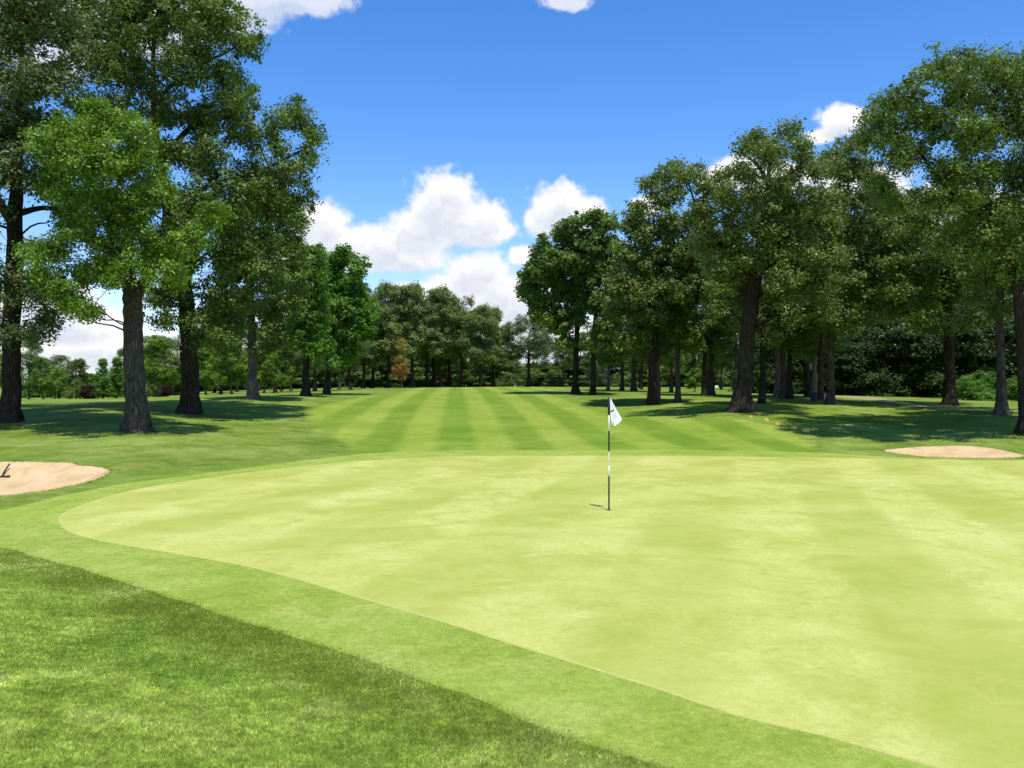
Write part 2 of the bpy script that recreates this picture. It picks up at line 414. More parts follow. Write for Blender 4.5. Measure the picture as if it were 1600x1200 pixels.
pts = []
ys = list(np.arange(-14, 12, 0.4))
y = 12.0
while y < 420: ys.append(y); y *= 1.03
while y < 3200: ys.append(y); y *= 1.25
for k, y in enumerate(ys):
    s = max(0.4, 0.03 * abs(y)); w = min(1.35 * max(y, 0) + 24, 2400)
    xs = np.arange(-w, w + s, s) + (0.5 * s if k % 2 else 0)
    pts.append(np.stack([xs, np.full(len(xs), y)], 1))
pts.append(np.array([(-3000., -300.), (3000., -300.), (-3000., 3300.), (3000., 3300.), (-600., -300.), (600., -300.), (0., -300.), (-3000., 800.), (3000., 800.)]))
grid = np.concatenate(pts)
grid = grid + rng.normal(0, 1, grid.shape) * 0.02 * np.clip(np.abs(grid[:, 1:2]) * 0.03, 0.3, 5)
keep = np.ones(len(grid), bool)
for c in curves:
    for chunk in range(0, len(c), 40):
        cc = c[chunk:chunk + 40]
        lo = cc.min(0) - 3; hi = cc.max(0) + 3
        sel = np.nonzero(keep & (grid[:, 0] > lo[0]) & (grid[:, 0] < hi[0]) & (grid[:, 1] > lo[1]) & (grid[:, 1] < hi[1]))[0]
        if len(sel) == 0: continue
        d = np.sqrt(((grid[sel][:, None, :] - cc[None]) ** 2).sum(-1)).min(1)
        keep[sel[d < 0.35 * np.clip(np.abs(grid[sel, 1]) * 0.03, 0.4, 3)]] = False
grid = grid[keep]
allp = [grid]; edges = []; base = len(grid)
for c in curves:
    n = len(c); allp.append(c)
    edges += [(base + i, base + (i + 1) % n) for i in range(n)]; base += n
allp = np.concatenate(allp)
vo, eo, fo, _, _, _ = delaunay_2d_cdt([Vector(p) for p in allp], edges, [], 0, 1e-5)
VO = np.array([(v.x, v.y) for v in vo]); FO = np.array([f for f in fo if len(f) == 3])
cen = VO[FO].mean(1); cxs, cys = cen[:, 0].copy(), cen[:, 1].copy()
reg = np.zeros(len(FO), int)                       # 0 ground
for code, c in ((6, path_c), (3, fair_c), (2, fringe_c), (8, green_c), (1, green_in), (4, bunk_l), (5, bunk_r), (7, hole_c)):
    reg[inside(c, cxs, cys)] = code
Z = H(VO[:, 0], VO[:, 1])
def edge_dist(c, P):
    a = c; b = np.roll(c, -1, 0); ab = b - a
    t = np.clip(((P[:, None] - a[None]) * ab[None]).sum(-1) / (ab ** 2).sum(-1)[None], 0, 1)
    return np.sqrt(((P[:, None] - (a[None] + t[..., None] * ab[None])) ** 2).sum(-1)).min(1)
for c, dep in ((bunk_l, 0.34), (bunk_r, 0.12)):
    m = np.nonzero(inside(c, VO[:, 0].copy(), VO[:, 1].copy()))[0]
    e = edge_dist(c, VO[m])
    Z[m] -= np.where(e > 0.01, 0.09 * sstep(0.0, 0.15, e) + dep * sstep(0.1, 1.4, e), 0)
V3 = np.column_stack([VO, Z])
def region(code, name, mat, also=None):
    sel = (reg == code) | (reg == (also or code)); F = FO[sel]; cd = reg[sel]
    u, inv = np.unique(F, return_inverse=True)
    F = inv.reshape(F.shape)
    a, b, c = VO[u][F[:, 0]], VO[u][F[:, 1]], VO[u][F[:, 2]]
    cr = (b[:, 0] - a[:, 0]) * (c[:, 1] - a[:, 1]) - (b[:, 1] - a[:, 1]) * (c[:, 0] - a[:, 0])
    F[cr < 0] = F[cr < 0][:, ::-1]
    o = link(name, raw_mesh(name, V3[u], F, mat))
    if also: o.data.polygons.foreach_set('material_index', (cd == also).astype(np.int32))
    o['kind'] = 'structure'
    return o
region(0, 'ground', m_rough); region(1, 'putting_green', [m_green, m_rim], 8); region(2, 'fringe', m_fringe)
fo = region(3, 'fairway', m_fair)
_p = np.array([v.co[:2] for v in fo.data.vertices])
_a = fo.data.attributes.new('var', 'FLOAT', 'POINT'); _a.data.foreach_set('value', np.clip(edge_dist(fair_c, _p) / 0.7, 0, 1.5).astype(np.float32)); region(4, 'sand_bunker', m_sand); region(5, 'sand_bunker', m_sand); region(6, 'path', m_path)

# ------------------------------------------------------------------ grass blades close to the camera
def blades(n, xlo, xhi, ylo, yhi, h, w, mask, lean=0.5):
    x = rng.uniform(xlo, xhi, n); y = rng.uniform(ylo, yhi, n)
    k = (np.abs(x) < 0.64 * y + 0.5) & mask(x, y)
    x, y = x[k], y[k]; n = len(x)
    z = H(x, y) - 0.004
    hh = h * rng.uniform(0.55, 1.25, n); a = rng.uniform(0, 6.283, n); ln = lean * rng.uniform(0.1, 1.0, n) * hh; a2 = rng.uniform(0, 6.283, n)
    ww = w * rng.uniform(0.7, 1.3, n)
    P = np.column_stack([x, y, z]); dx = np.column_stack([np.cos(a), np.sin(a), np.zeros(n)]) * (ww / 2)[:, None]
    tip = P + np.column_stack([np.cos(a2) * ln, np.sin(a2) * ln, hh])
    V = np.stack([P - dx, P + dx, tip], 1).reshape(-1, 3)
    return V, np.repeat(rng.uniform(0, 1, n), 3)
in_fr = lambda x, y: inside(fringe_c, x, y)
in_gr = lambda x, y: inside(green_c, x, y)
def near_rough(x, y): return ~in_fr(x + rng.normal(0, 0.05, len(x)), y + rng.normal(0, 0.05, len(x)))
def near_fringe(x, y): return in_fr(x, y) & ~in_gr(x, y)
def mfar(x, y): return ~in_fr(x, y) & ~inside(bunk_l, x, y)
sets = [blades(560000, -4.5, 1.5, 3.2, 6.5, 0.023, 0.0042, near_rough, 1.5),
        blades(330000, -7.5, 0.5, 6.5, 10.0, 0.023, 0.0060, near_rough, 1.5),
        blades(120000, -9.5, -2, 10.0, 14.0, 0.023, 0.009, near_rough, 1.5),
        blades(240000, -6, 2.5, 4.2, 9.0, 0.011, 0.0038, near_fringe, 0.9),
        blades(90000, -10, -2, 9.0, 15.0, 0.011, 0.007, near_fringe, 0.9)]
# shaggy rim of the bunkers
for c, hgt, cnt in ((bunk_l, 0.06, 16), (bunk_r, 0.06, 14)):
    b = np.roll(c, -1, 0)
    for k in range(cnt * 4):
        t = rng.uniform(0, 1, len(c))[:, None]; p = c * (1 - t) + b * t + rng.normal(0, 0.025, c.shape)
        n = len(p); a = rng.uniform(0, 6.283, n); hh = hgt * rng.uniform(0.3, 1.2, n)
        P = np.column_stack([p, H(p[:, 0], p[:, 1]) - 0.02]); dx = np.column_stack([np.cos(a), np.sin(a), 0 * a]) * 0.008
        tip = P + np.column_stack([rng.normal(0, 0.4, n) * hh, rng.normal(0, 0.4, n) * hh, hh])
        sets.append((np.stack([P - dx, P + dx, tip], 1).reshape(-1, 3), np.repeat(rng.uniform(0, 0.35, n), 3)))
m_blade, nt = new_mat('grass_blades')
pos = position(nt)
colr, _ = blotch(nt, pos, ROUGH, 5.0, 0.4)
cl_ = nt.mapr(nt.noise(pos, 24.0, 3, 0.7), 0.3, 0.7, 0.62, 1.4, False)
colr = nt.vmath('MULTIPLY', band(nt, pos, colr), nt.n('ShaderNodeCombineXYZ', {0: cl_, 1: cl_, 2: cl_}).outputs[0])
va = nt.n('ShaderNodeAttribute', attribute_name='var').outputs['Fac']
sh = nt.ramp(va, [(0.0, (0.65, 0.72, 0.5)), (0.5, (1.25, 1.2, 1.1)), (0.85, (1.9, 1.65, 1.7)), (1.0, (2.9, 2.2, 3.2))])
cc = nt.vmath('MULTIPLY', colr, sh)
cc = nt.vmath('MULTIPLY', cc, (2.05, 2.0, 2.4))
d = nt.n('ShaderNodeBsdfDiffuse', {'Color': cc}); t = nt.n('ShaderNodeBsdfTranslucent', {'Color': cc})
mx = nt.n('ShaderNodeMixShader', {0: 0.4, 1: d.outputs[0], 2: t.outputs[0]})
o = nt.n('ShaderNodeOutputMaterial'); nt.link(mx.outputs[0], o.inputs[0])
m_blade2, nt = new_mat('fringe_blades')
pos = position(nt)
colr, _ = blotch(nt, pos, FRINGE, 8.0, 0.15)
va = nt.n('ShaderNodeAttribute', attribute_name='var').outputs['Fac']
sh = nt.ramp(va, [(0.0, (0.85, 0.9, 0.8)), (0.7, (1.2, 1.15, 1.1)), (1.0, (1.6, 1.5, 1.6))])
cc = nt.vmath('MULTIPLY', colr, sh)
d = nt.n('ShaderNodeBsdfDiffuse', {'Color': cc}); t = nt.n('ShaderNodeBsdfTranslucent', {'Color': cc})
mx = nt.n('ShaderNodeMixShader', {0: 0.4, 1: d.outputs[0], 2: t.outputs[0]})
o = nt.n('ShaderNodeOutputMaterial'); nt.link(mx.outputs[0], o.inputs[0])
BV = np.concatenate([s[0] for s in sets]); BA = np.concatenate([s[1] for s in sets])
bm_ = raw_mesh('grass', BV, np.arange(len(BV)).reshape(-1, 3), [m_blade, m_blade2], False, BA)
n0 = sum(len(s[0]) for s in sets[:3]) // 3; n1 = sum(len(s[0]) for s in sets[3:5]) // 3
mi = np.zeros(len(BV) // 3, np.int32); mi[n0:n0 + n1] = 1
bm_.polygons.foreach_set('material_index', mi)
tag(link('grass', bm_), 'short mown green grass blades in the near rough and fringe', 'grass', kind='stuff')

# ------------------------------------------------------------------ trees
def unit(v): return v / (np.linalg.norm(v, axis=-1, keepdims=True) + 1e-9)

def leaves_from_clumps(C, R, OUT, nl, size, rg, flat=0.55, asp=0.58):
    """C (k,3) clump centres, R (k,) radii, OUT (k,3) outward directions; nl leaves per clump."""
    k = len(C)
    rep = np.repeat(np.arange(k), nl)
    off = rg.normal(0, 0.5, (len(rep), 3)); off[:, 2] *= flat
    l = np.linalg.norm(off, axis=1); off *= np.where(l > 1.1, 1.1 / l, 1)[:, None]
    P = C[rep] + off * R[rep][:, None]
    N = unit(np.array([0, 0, 0.9]) + 0.55 * OUT[rep] + rg.normal(0, 0.55, (len(rep), 3)))
    t = rg.normal(0, 1, N.shape); t[:, 2] -= 0.35; t = unit(t - N * (t * N).sum(1)[:, None]); b = np.cross(N, t)
    L = size * rg.uniform(0.6, 1.3, len(rep)); W = L * asp
    t = t * (L / 2)[:, None]; b = b * (W / 2)[:, None]
    V = np.stack([P - t, P + b - 0.15 * t, P + t, P - b - 0.15 * t], 1)
    V[:, 2, 2] -= 0.12 * L
    cl = rg.normal(0.5, 0.17, k)
    var = np.clip(cl[rep] + rg.normal(0, 0.16, len(rep)), 0, 1)
    return V.reshape(-1, 3), np.repeat(var, 4)

def grow(rg, trunks, blobs, sub_n, sub_r, nl, leaf, bark_sides=12, twig=True, limb_r=0.3, flat=0.55, shell=0.5, asp=0.58, flare_h=1.6, limb_min=0.0, sprig=0.16):
    """trunks: list of (path(n,3), radii(n)); blobs: (k,4) xyz r in local coordinates. -> trunk arrays, leaf arrays"""
    acc = Acc()
    fine = []
    for i, (p, r) in enumerate(trunks):
        n = max(10, int(len(p) * 4))
        pp = catmull(p, n); rr = np.interp(np.linspace(0, 1, n), np.linspace(0, 1, len(r)), r)
        pp[3:-1, :2] += rg.normal(0, 0.02, (n - 4, 2)) * rr[3:-1, None] * 3
        fl = None
        if i == 0:
            fl = np.clip(1 - (pp[:, 2] - pp[0, 2]) / flare_h, 0, 1) ** 1.6 * 0.62
        tube(acc, pp, rr, bark_sides + 6 if i == 0 else max(6, bark_sides - 3), fl, 0.022, rg)
        fine.append((pp, rr))
    TP = np.concatenate([f[0] for f in fine]); TR = np.concatenate([f[1] for f in fine])
    zlo = TP[:, 2].min(); ztop = TP[:, 2].max()
    C = []; R = []; O = []
    NP = [TP]; NR = [TR]
    order = np.argsort([np.linalg.norm(TP - np.array(q[:3]), axis=1).min() for q in blobs])
    for bx, by, bz, br in np.asarray(blobs)[order]:
        TP = np.concatenate(NP); TR = np.concatenate(NR)
        c = np.array([bx, by, bz])
        # attach limb: choose a trunk point below the blob
        hd = np.linalg.norm(TP[:, :2] - c[:2], axis=1)
        want = c[2] - 0.55 * hd
        ok = TP[:, 2] > zlo + max(limb_min, 0.22 * (ztop - zlo))
        cost = 0.25 * np.abs(TP[:, 2] - want) + 1.0 * np.linalg.norm(TP - c, axis=1) + np.where(ok, 0, 50) + np.where(TP[:, 2] > c[2] - 0.3, 6, 0) + rg.uniform(0, 0.8, len(TP))
        j = int(np.argmin(cost)); a = TP[j]; ra = TR[j]
        v = c - a; L = np.linalg.norm(v)
        r0 = min(ra * (0.5 if ra > 0.09 else 0.8), max(0.025, limb_r * 0.05 * (br ** 0.8) + 0.008 * L))
        m1 = a + v * 0.35 + np.array([0, 0, 0.10 * L]) + rg.normal(0, 0.06 * L, 3); m2 = a + v * 0.7 + np.array([0, 0, 0.06 * L]) + rg.normal(0, 0.06 * L, 3)
        lp = catmull([a, m1, m2, c], 8)
        tube(acc, lp, np.linspace(r0, max(0.012, r0 * 0.25), 8), 6 if r0 > 0.05 else 5, None, 0.04, rg)
        NP.append(lp[3:]); NR.append(np.linspace(r0, max(0.012, r0 * 0.25), 8)[3:])
        ns = max(4, int(sub_n * br * br))
        dirs = unit(rg.normal(0, 1, (ns, 3)) + np.array([0, 0, 0.28]))
        rad = br * (shell + (1.02 - shell) * rg.uniform(0, 1, ns) ** 0.6)
        pc = c + dirs * rad[:, None] * np.array([1, 1, 0.97])
        pr = sub_r * rg.uniform(0.6, 1.3, ns)
        sp = rg.uniform(0, 1, ns) < sprig                    # sprigs that break the outline
        pc[sp] = c + dirs[sp] * (br * rg.uniform(1.05, 1.5, sp.sum()))[:, None] * np.array([1, 1, 0.9]) + np.array([0, 0, 0.15])
        pr[sp] *= 0.62
        C.append(pc); R.append(pr); O.append(dirs)
        if twig:
            for q in range(0, ns, 2):
                s = lp[rg.integers(4, 8)]
                mid = (s + pc[q]) / 2 + rg.normal(0, 0.1 * br, 3)
                tube(acc, catmull([s, mid, pc[q]], 4), [0.022 + 0.010 * br, 0.018, 0.012, 0.008], 4, None, 0, rg)
    C = np.concatenate(C); R = np.concatenate(R); O = np.concatenate(O)
    LV, LA = leaves_from_clumps(C, R, O, nl, leaf, rg, flat, asp)
    return acc.arrays(), (LV, LA)

def tree_object(name, base, trunk_arr, leaf_arr, bark_m, leaf_m, label, cat, group):
    t = empty(name, base)
    tag(t, label, cat, group)
    V, F = trunk_arr
    link('trunk', raw_mesh('trunk', V, F, bark_m), t)
    LV, LA = leaf_arr
    link('crown', raw_mesh('crown', LV, np.arange(len(LV)).reshape(-1, 4), leaf_m, False, LA), t)
    return t

def photo_tree(name, d, trunks_px, blobs_px, leaf_m, bark_m, label, cat, group, seed, rep=3, depth_r=None, sub_n=7.0, sub_r=0.62, nl=44, leaf=None, shell=0.35, flat=0.72, rscale=0.95):
    if group == RG_: rscale = 1.08
    sub_n *= 3.0; nl = int(nl * 1.5); sub_r *= 0.86
    """a tree measured from the photograph: trunk axes and foliage masses read at the tree's own distance d, given depth"""
    rg = np.random.default_rng(seed)
    k = d / FPX
    bpx = trunks_px[0][0]
    base = px_at(bpx[0], bpx[1], d); base[2] = float(H(base[0], base[1])) - 0.05
    trunks = []
    for ti, tp in enumerate(trunks_px):
        P = np.array([px_at(a, b, d) for a, b, _ in tp]) - base
        if ti == 0: P[0] = (P[0][0], 0, 0)
        yo = np.cumsum(rg.normal(0, 0.12, len(P))) if ti == 0 else np.linspace(0, rg.normal(0, 1.2), len(P))
        if ti == 0:
            yo[:4] = 0; P[1:, 1] += (yo * 0.6)[1:]; P[0, 2] -= 0.3
        else: P[1:, 1] += yo[1:]
        trunks.append((P, [w * k / 2 * ((0.78 if group == RG_ else 0.84) if ti == 0 else 0.85) for _, _, w in tp]))
    B = np.array(blobs_px, float)
    xw = (B[:, 0] - CX) * k; xc = np.average(xw, weights=B[:, 2]); half = (xw.max() - xw.min()) / 2 + B[:, 2].mean() * k
    Rc = depth_r if depth_r else half
    blobs = []
    for (bx, by, br), x in zip(B, xw):
        D = math.sqrt(max(0.12, 1 - ((x - xc) / (half * 1.05)) ** 2)) * Rc * 0.85
        for q in range(rep):
            dy = D * ((q + rg.uniform(0.1, 0.9)) / rep * 2 - 1)
            p = px_at(bx + rg.normal(0, 0.22 * br), by + rg.normal(0, 0.22 * br), d + dy)
            blobs.append((*(p - base), br * k * rscale * rg.uniform(0.8, 1.1)))
    if leaf is None: leaf = max(0.16, 0.0040 * d)
    leaf *= 0.98
    ta, la = grow(rg, trunks, np.array(blobs), sub_n, sub_r, nl, leaf, 14, True, 1.0, flat, shell)
    print(name, 'leaves', len(la[0]) // 4, 'twig faces', len(ta[1]))
    return tree_object(name, base, ta, la, bark_m, LEAF[leaf_m], label, cat, group)

LG, RG_ = 'tall trees left of the green', 'tall trees right of the green'
photo_tree('oak_tree', 36, [[(15, 662, 40), (17, 620, 33), (18, 560, 31), (18, 500, 31), (20, 400, 29), (22, 330, 26), (25, 250, 16), (30, 120, 9), (30, 10, 4)], [(21, 350, 18), (0, 290, 14), (-40, 200, 8)], [(21, 335, 14), (60, 318, 8), (115, 336, 5)]],
    [(10, 60, 45), (60, 40, 42), (110, 55, 36), (20, 140, 42), (80, 130, 38), (-40, 90, 55), (-50, 200, 55), (10, 210, 40), (60, 200, 32), (-60, 320, 55), (15, 275, 32), (70, 285, 28), (-40, 430, 48), (60, 468, 22), (78, 500, 16), (45, 445, 20),
     (-30, 510, 35), (100, 330, 18), (-90, 0, 65), (0, -30, 55), (70, -35, 48), (40, 520, 16), (62, 520, 12), (-100, 120, 60), (-110, 260, 60)], 'grey', m_bark_dark,
    'old grey-green oak at the left edge with a dark straight trunk, behind the bunker', 'oak tree', LG, 11, rep=3, depth_r=5.5)
photo_tree('oak_tree', 32, [[(215, 674, 50), (214, 655, 42), (211, 600, 37), (208, 540, 35), (203, 480, 34), (198, 440, 30), (187, 400, 17), (165, 330, 11), (150, 250, 6)], [(206, 480, 22), (218, 440, 19), (236, 390, 13), (242, 330, 8), (228, 250, 4)]],
    [(90, 218, 26), (130, 205, 28), (170, 192, 26), (210, 212, 26), (70, 255, 22), (120, 250, 32), (170, 258, 34), (215, 262, 30), (100, 300, 26), (150, 318, 34), (205, 320, 34), (250, 300, 25), (120, 360, 26), (180, 380, 32), (240, 365, 30), (280, 385, 23),
     (90, 392, 24), (72, 430, 20), (130, 425, 24), (180, 425, 24), (235, 418, 24), (275, 432, 20), (312, 370, 22), (108, 468, 18), (138, 488, 12), (92, 455, 16), (330, 335, 18), (155, 175, 14), (60, 215, 14), (52, 395, 12)], 'bright', m_bark,
    'bright green tree on a thick trunk that forks, nearest of the left trees', 'tree', LG, 12, rep=5, depth_r=4.2, sub_n=7, sub_r=0.5, nl=56, leaf=0.138)
photo_tree('oak_tree', 42, [[(298, 640, 42), (298, 625, 34), (297, 580, 31), (293, 520, 29), (290, 470, 28), (285, 430, 26), (272, 380, 22), (255, 300, 18), (243, 230, 15), (237, 160, 11), (236, 80, 8), (240, 10, 4)], [(286, 440, 19), (310, 390, 13), (330, 330, 9), (345, 270, 5)], [(248, 255, 14), (285, 205, 10), (320, 165, 6), (345, 120, 3)],
                              [(262, 330, 12), (320, 290, 9), (400, 262, 6), (470, 225, 3)], [(238, 160, 8), (300, 112, 6), (355, 88, 4), (392, 70, 2)]],
    [(150, 40, 36), (200, 20, 40), (260, 20, 40), (320, 38, 38), (370, 48, 32), (393, 72, 20), (160, 110, 34), (220, 110, 36), (290, 110, 36), (345, 118, 36), (383, 150, 24), (180, 170, 32), (250, 180, 32), (310, 190, 34), (360, 200, 34), (390, 222, 26), (430, 188, 22), (468, 190, 24),
     (490, 208, 15), (480, 240, 13), (440, 232, 18), (330, 260, 36), (390, 275, 34), (438, 282, 30), (468, 272, 20), (300, 320, 34), (360, 330, 34), (420, 330, 32), (452, 342, 22), (290, 390, 32), (350, 400, 34), (408, 400, 30), (330, 450, 28), (280, 468, 26), (388, 458, 24), (250, -40, 46), (180, -40, 46), (320, -15, 34),
     (120, 0, 36), (245, 470, 24), (428, 438, 22), (475, 305, 16), (330, 490, 22), (300, 505, 18), (365, 505, 22), (345, 535, 16), (310, 535, 12), (255, 500, 14), (240, 300, 28), (200, 340, 28), (250, 400, 26), (180, 400, 26), (140, 330, 24), (120, 240, 26), (235, 65, 30), (265, 235, 24), (140, 172, 26), (300, 250, 24), (300, 75, 26), (190, 65, 26)], 'oak', m_bark_dark,
    'tallest dark oak with a limb reaching right over the grass, behind the bright forked tree', 'oak tree', LG, 13, rep=3, depth_r=6.0, sub_n=6.5)
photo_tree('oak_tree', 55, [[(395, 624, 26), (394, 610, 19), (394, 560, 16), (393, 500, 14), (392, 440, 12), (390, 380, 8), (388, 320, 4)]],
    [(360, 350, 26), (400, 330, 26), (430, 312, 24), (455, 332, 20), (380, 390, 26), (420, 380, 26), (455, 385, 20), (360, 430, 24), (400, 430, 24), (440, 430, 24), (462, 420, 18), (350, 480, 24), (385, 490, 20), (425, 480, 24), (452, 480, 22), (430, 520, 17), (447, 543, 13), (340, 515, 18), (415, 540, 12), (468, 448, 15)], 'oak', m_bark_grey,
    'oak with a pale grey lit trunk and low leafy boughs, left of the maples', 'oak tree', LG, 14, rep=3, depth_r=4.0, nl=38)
photo_tree('maple_tree', 65, [[(478, 622, 22), (478, 605, 14), (479, 560, 12), (480, 500, 10), (484, 440, 6), (486, 400, 3)]],
    [(490, 402, 15), (466, 402, 17), (480, 422, 18), (460, 440, 17), (490, 460, 20), (462, 478, 17), (500, 500, 18), (470, 508, 17), (478, 535, 15), (500, 545, 14), (455, 520, 14), (495, 430, 16)], 'maple', m_bark_dark,
    'green maple on a slim dark trunk just left of the conical maple', 'maple tree', LG, 15, rep=3, depth_r=3.2, nl=40)
photo_tree('maple_tree', 75, [[(511, 612, 16), (511, 600, 10), (514, 560, 9), (522, 500, 8), (532, 440, 5), (536, 400, 2)]],
    [(512, 412, 16), (536, 403, 16), (556, 425, 15), (522, 440, 20), (555, 455, 18), (570, 475, 12), (530, 480, 22), (563, 500, 16), (508, 505, 18), (540, 520, 18), (573, 525, 11), (515, 545, 15), (550, 545, 14), (528, 562, 10), (500, 470, 15)], 'maple', m_bark_dark,
    'lush conical maple at the right end of the left group', 'maple tree', LG, 16, rep=3, depth_r=3.2, nl=40)
# right of the fairway
photo_tree('oak_tree', 75, [[(899, 616, 22), (899, 605, 13), (900, 560, 11), (902, 500, 9), (903, 430, 6), (903, 365, 2)]],
    [(835, 425, 16), (824, 455, 14), (855, 397, 18), (880, 370, 18), (860, 430, 20), (890, 410, 22), (845, 470, 15), (875, 460, 22), (905, 450, 22), (870, 500, 17), (900, 500, 18), (885, 535, 11), (915, 380, 18), (900, 350, 13), (838, 493, 8)], 'deep', m_bark_dark,
    'deep green tree overhanging the fairway, leftmost trunk of the right group', 'tree', RG_, 21, rep=3, depth_r=4.0, nl=40)
photo_tree('oak_tree', 72, [[(927, 618, 18), (927, 605, 11), (927, 560, 10), (930, 500, 9), (938, 430, 6), (942, 360, 2)]],
    [(928, 343, 14), (950, 350, 14), (940, 382, 20), (962, 395, 18), (930, 420, 20), (958, 435, 20), (935, 470, 18), (963, 480, 18), (942, 515, 16), (960, 530, 12), (920, 543, 9), (975, 420, 14)], 'deep', m_bark_dark,
    'round-topped deep green tree, second trunk in the right group', 'tree', RG_, 22, rep=3, depth_r=3.6, nl=40)
photo_tree('oak_tree', 55, [[(1019, 632, 26), (1019, 615, 18), (1020, 560, 16), (1024, 510, 15), (1032, 460, 11), (1040, 400, 8), (1045, 330, 5), (1038, 290, 2)], [(1026, 490, 8), (1005, 420, 6), (990, 350, 3)]],
    [(1000, 328, 13), (1010, 290, 11), (1040, 275, 11), (1058, 265, 10), (1030, 312, 14), (1063, 300, 14), (985, 350, 15), (1010, 370, 22), (1050, 352, 22), (1085, 340, 18), (975, 395, 17), (1005, 415, 24), (1045, 400, 24), (1080, 395, 22), (970, 445, 19), (1000, 460, 24), (1040, 450, 22), (965, 490, 17),
     (995, 505, 20), (1030, 500, 16), (1065, 450, 18), (975, 530, 13), (1000, 538, 11), (1085, 440, 18)], 'olive', m_bark_dark,
    'olive oak with a dark trunk leaning right and thin ragged tips on top', 'oak tree', RG_, 23, rep=3, depth_r=4.2, nl=40)
photo_tree('oak_tree', 55.5, [[(1059, 632, 18), (1059, 615, 11), (1058, 560, 10), (1062, 510, 9), (1066, 450, 7), (1072, 390, 3)]],
    [(1050, 470, 18), (1080, 470, 18), (1060, 515, 15), (1090, 510, 16), (1045, 440, 16), (1080, 420, 18), (1100, 460, 16), (1085, 540, 9), (1110, 380, 16)], 'oak', m_bark,
    'slim-trunked tree standing between the leaning oak and the thickest oak', 'tree', RG_, 24, rep=3, depth_r=3.0, nl=40)
photo_tree('oak_tree', 42, [[(1158, 643, 50), (1160, 630, 39), (1163, 600, 33), (1166, 550, 31), (1170, 500, 30), (1176, 450, 29), (1182, 410, 25), (1190, 360, 16), (1200, 300, 11), (1205, 240, 5)], [(1181, 425, 16), (1215, 385, 12), (1260, 352, 7), (1300, 340, 3)], [(1179, 440, 15), (1140, 395, 11), (1100, 358, 6), (1075, 290, 3)], [(1201, 285, 8), (1185, 250, 5), (1165, 228, 2)]],
    [(1165, 230, 14), (1190, 215, 14), (1230, 205, 14), (1246, 228, 14), (1210, 245, 22), (1170, 265, 17), (1260, 260, 19), (1225, 285, 24), (1285, 270, 15), (1130, 278, 11), (1085, 275, 12), (1066, 270, 9), (1105, 297, 16), (1140, 312, 19), (1180, 310, 22), (1240, 325, 24), (1285, 310, 21), (1100, 335, 19), (1145, 355, 24), (1195, 355, 22),
     (1250, 365, 24), (1295, 350, 20), (1110, 380, 22), (1160, 400, 24), (1205, 400, 20), (1260, 405, 24), (1300, 395, 20), (1125, 430, 20), (1230, 440, 22), (1275, 445, 22), (1215, 468, 14), (1120, 465, 14), (1245, 485, 16), (1290, 480, 15)], 'olive', m_bark_dark,
    'spreading olive oak with the thickest trunk of the right group', 'oak tree', RG_, 25, rep=3, depth_r=4.6, sub_n=8)
photo_tree('oak_tree', 50, [[(1299, 632, 26), (1298, 615, 15), (1299, 560, 13), (1298, 500, 12), (1300, 440, 10), (1310, 380, 7), (1320, 320, 5), (1330, 255, 2)]],
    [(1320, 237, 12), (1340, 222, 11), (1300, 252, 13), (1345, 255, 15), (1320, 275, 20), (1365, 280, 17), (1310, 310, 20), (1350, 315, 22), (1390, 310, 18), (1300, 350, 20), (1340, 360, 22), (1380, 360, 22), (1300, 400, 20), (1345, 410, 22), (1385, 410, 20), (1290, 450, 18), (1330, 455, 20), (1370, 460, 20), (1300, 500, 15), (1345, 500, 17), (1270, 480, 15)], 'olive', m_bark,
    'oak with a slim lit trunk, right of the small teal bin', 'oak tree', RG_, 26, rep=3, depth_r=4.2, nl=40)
photo_tree('oak_tree', 48, [[(1484, 635, 36), (1484, 620, 22), (1483, 560, 19), (1482, 500, 18), (1480, 440, 15), (1475, 390, 10), (1465, 330, 4)], [(1481, 470, 10), (1510, 440, 8), (1545, 400, 4)]],
    [(1440, 340, 20), (1480, 320, 22), (1420, 380, 20), (1460, 380, 22), (1500, 370, 22), (1400, 420, 18), (1440, 425, 22), (1485, 420, 22), (1530, 410, 22), (1410, 460, 18), (1450, 468, 20), (1500, 462, 20), (1545, 455, 20), (1430, 500, 15), (1470, 505, 14), (1515, 500, 15), (1550, 495, 13), (1390, 485, 14)], 'oak', m_bark_dark,
    'oak with a stout dark trunk behind the right end of the cart path', 'oak tree', RG_, 27, rep=3, depth_r=4.4, nl=40)
photo_tree('oak_tree', 40, [[(1566, 650, 34), (1565, 630, 20), (1564, 580, 17), (1562, 500, 16), (1560, 430, 13), (1555, 360, 7)]],
    [(1540, 330, 23), (1580, 320, 25), (1520, 370, 21), (1570, 380, 25), (1620, 360, 27), (1540, 430, 21), (1590, 440, 23), (1630, 430, 24), (1560, 478, 16), (1600, 485, 18), (1530, 465, 15), (1625, 515, 16)], 'oak', m_bark,
    'oak with a straight flared trunk just inside the right edge', 'oak tree', RG_, 28, rep=3, depth_r=4.0, sub_n=8)
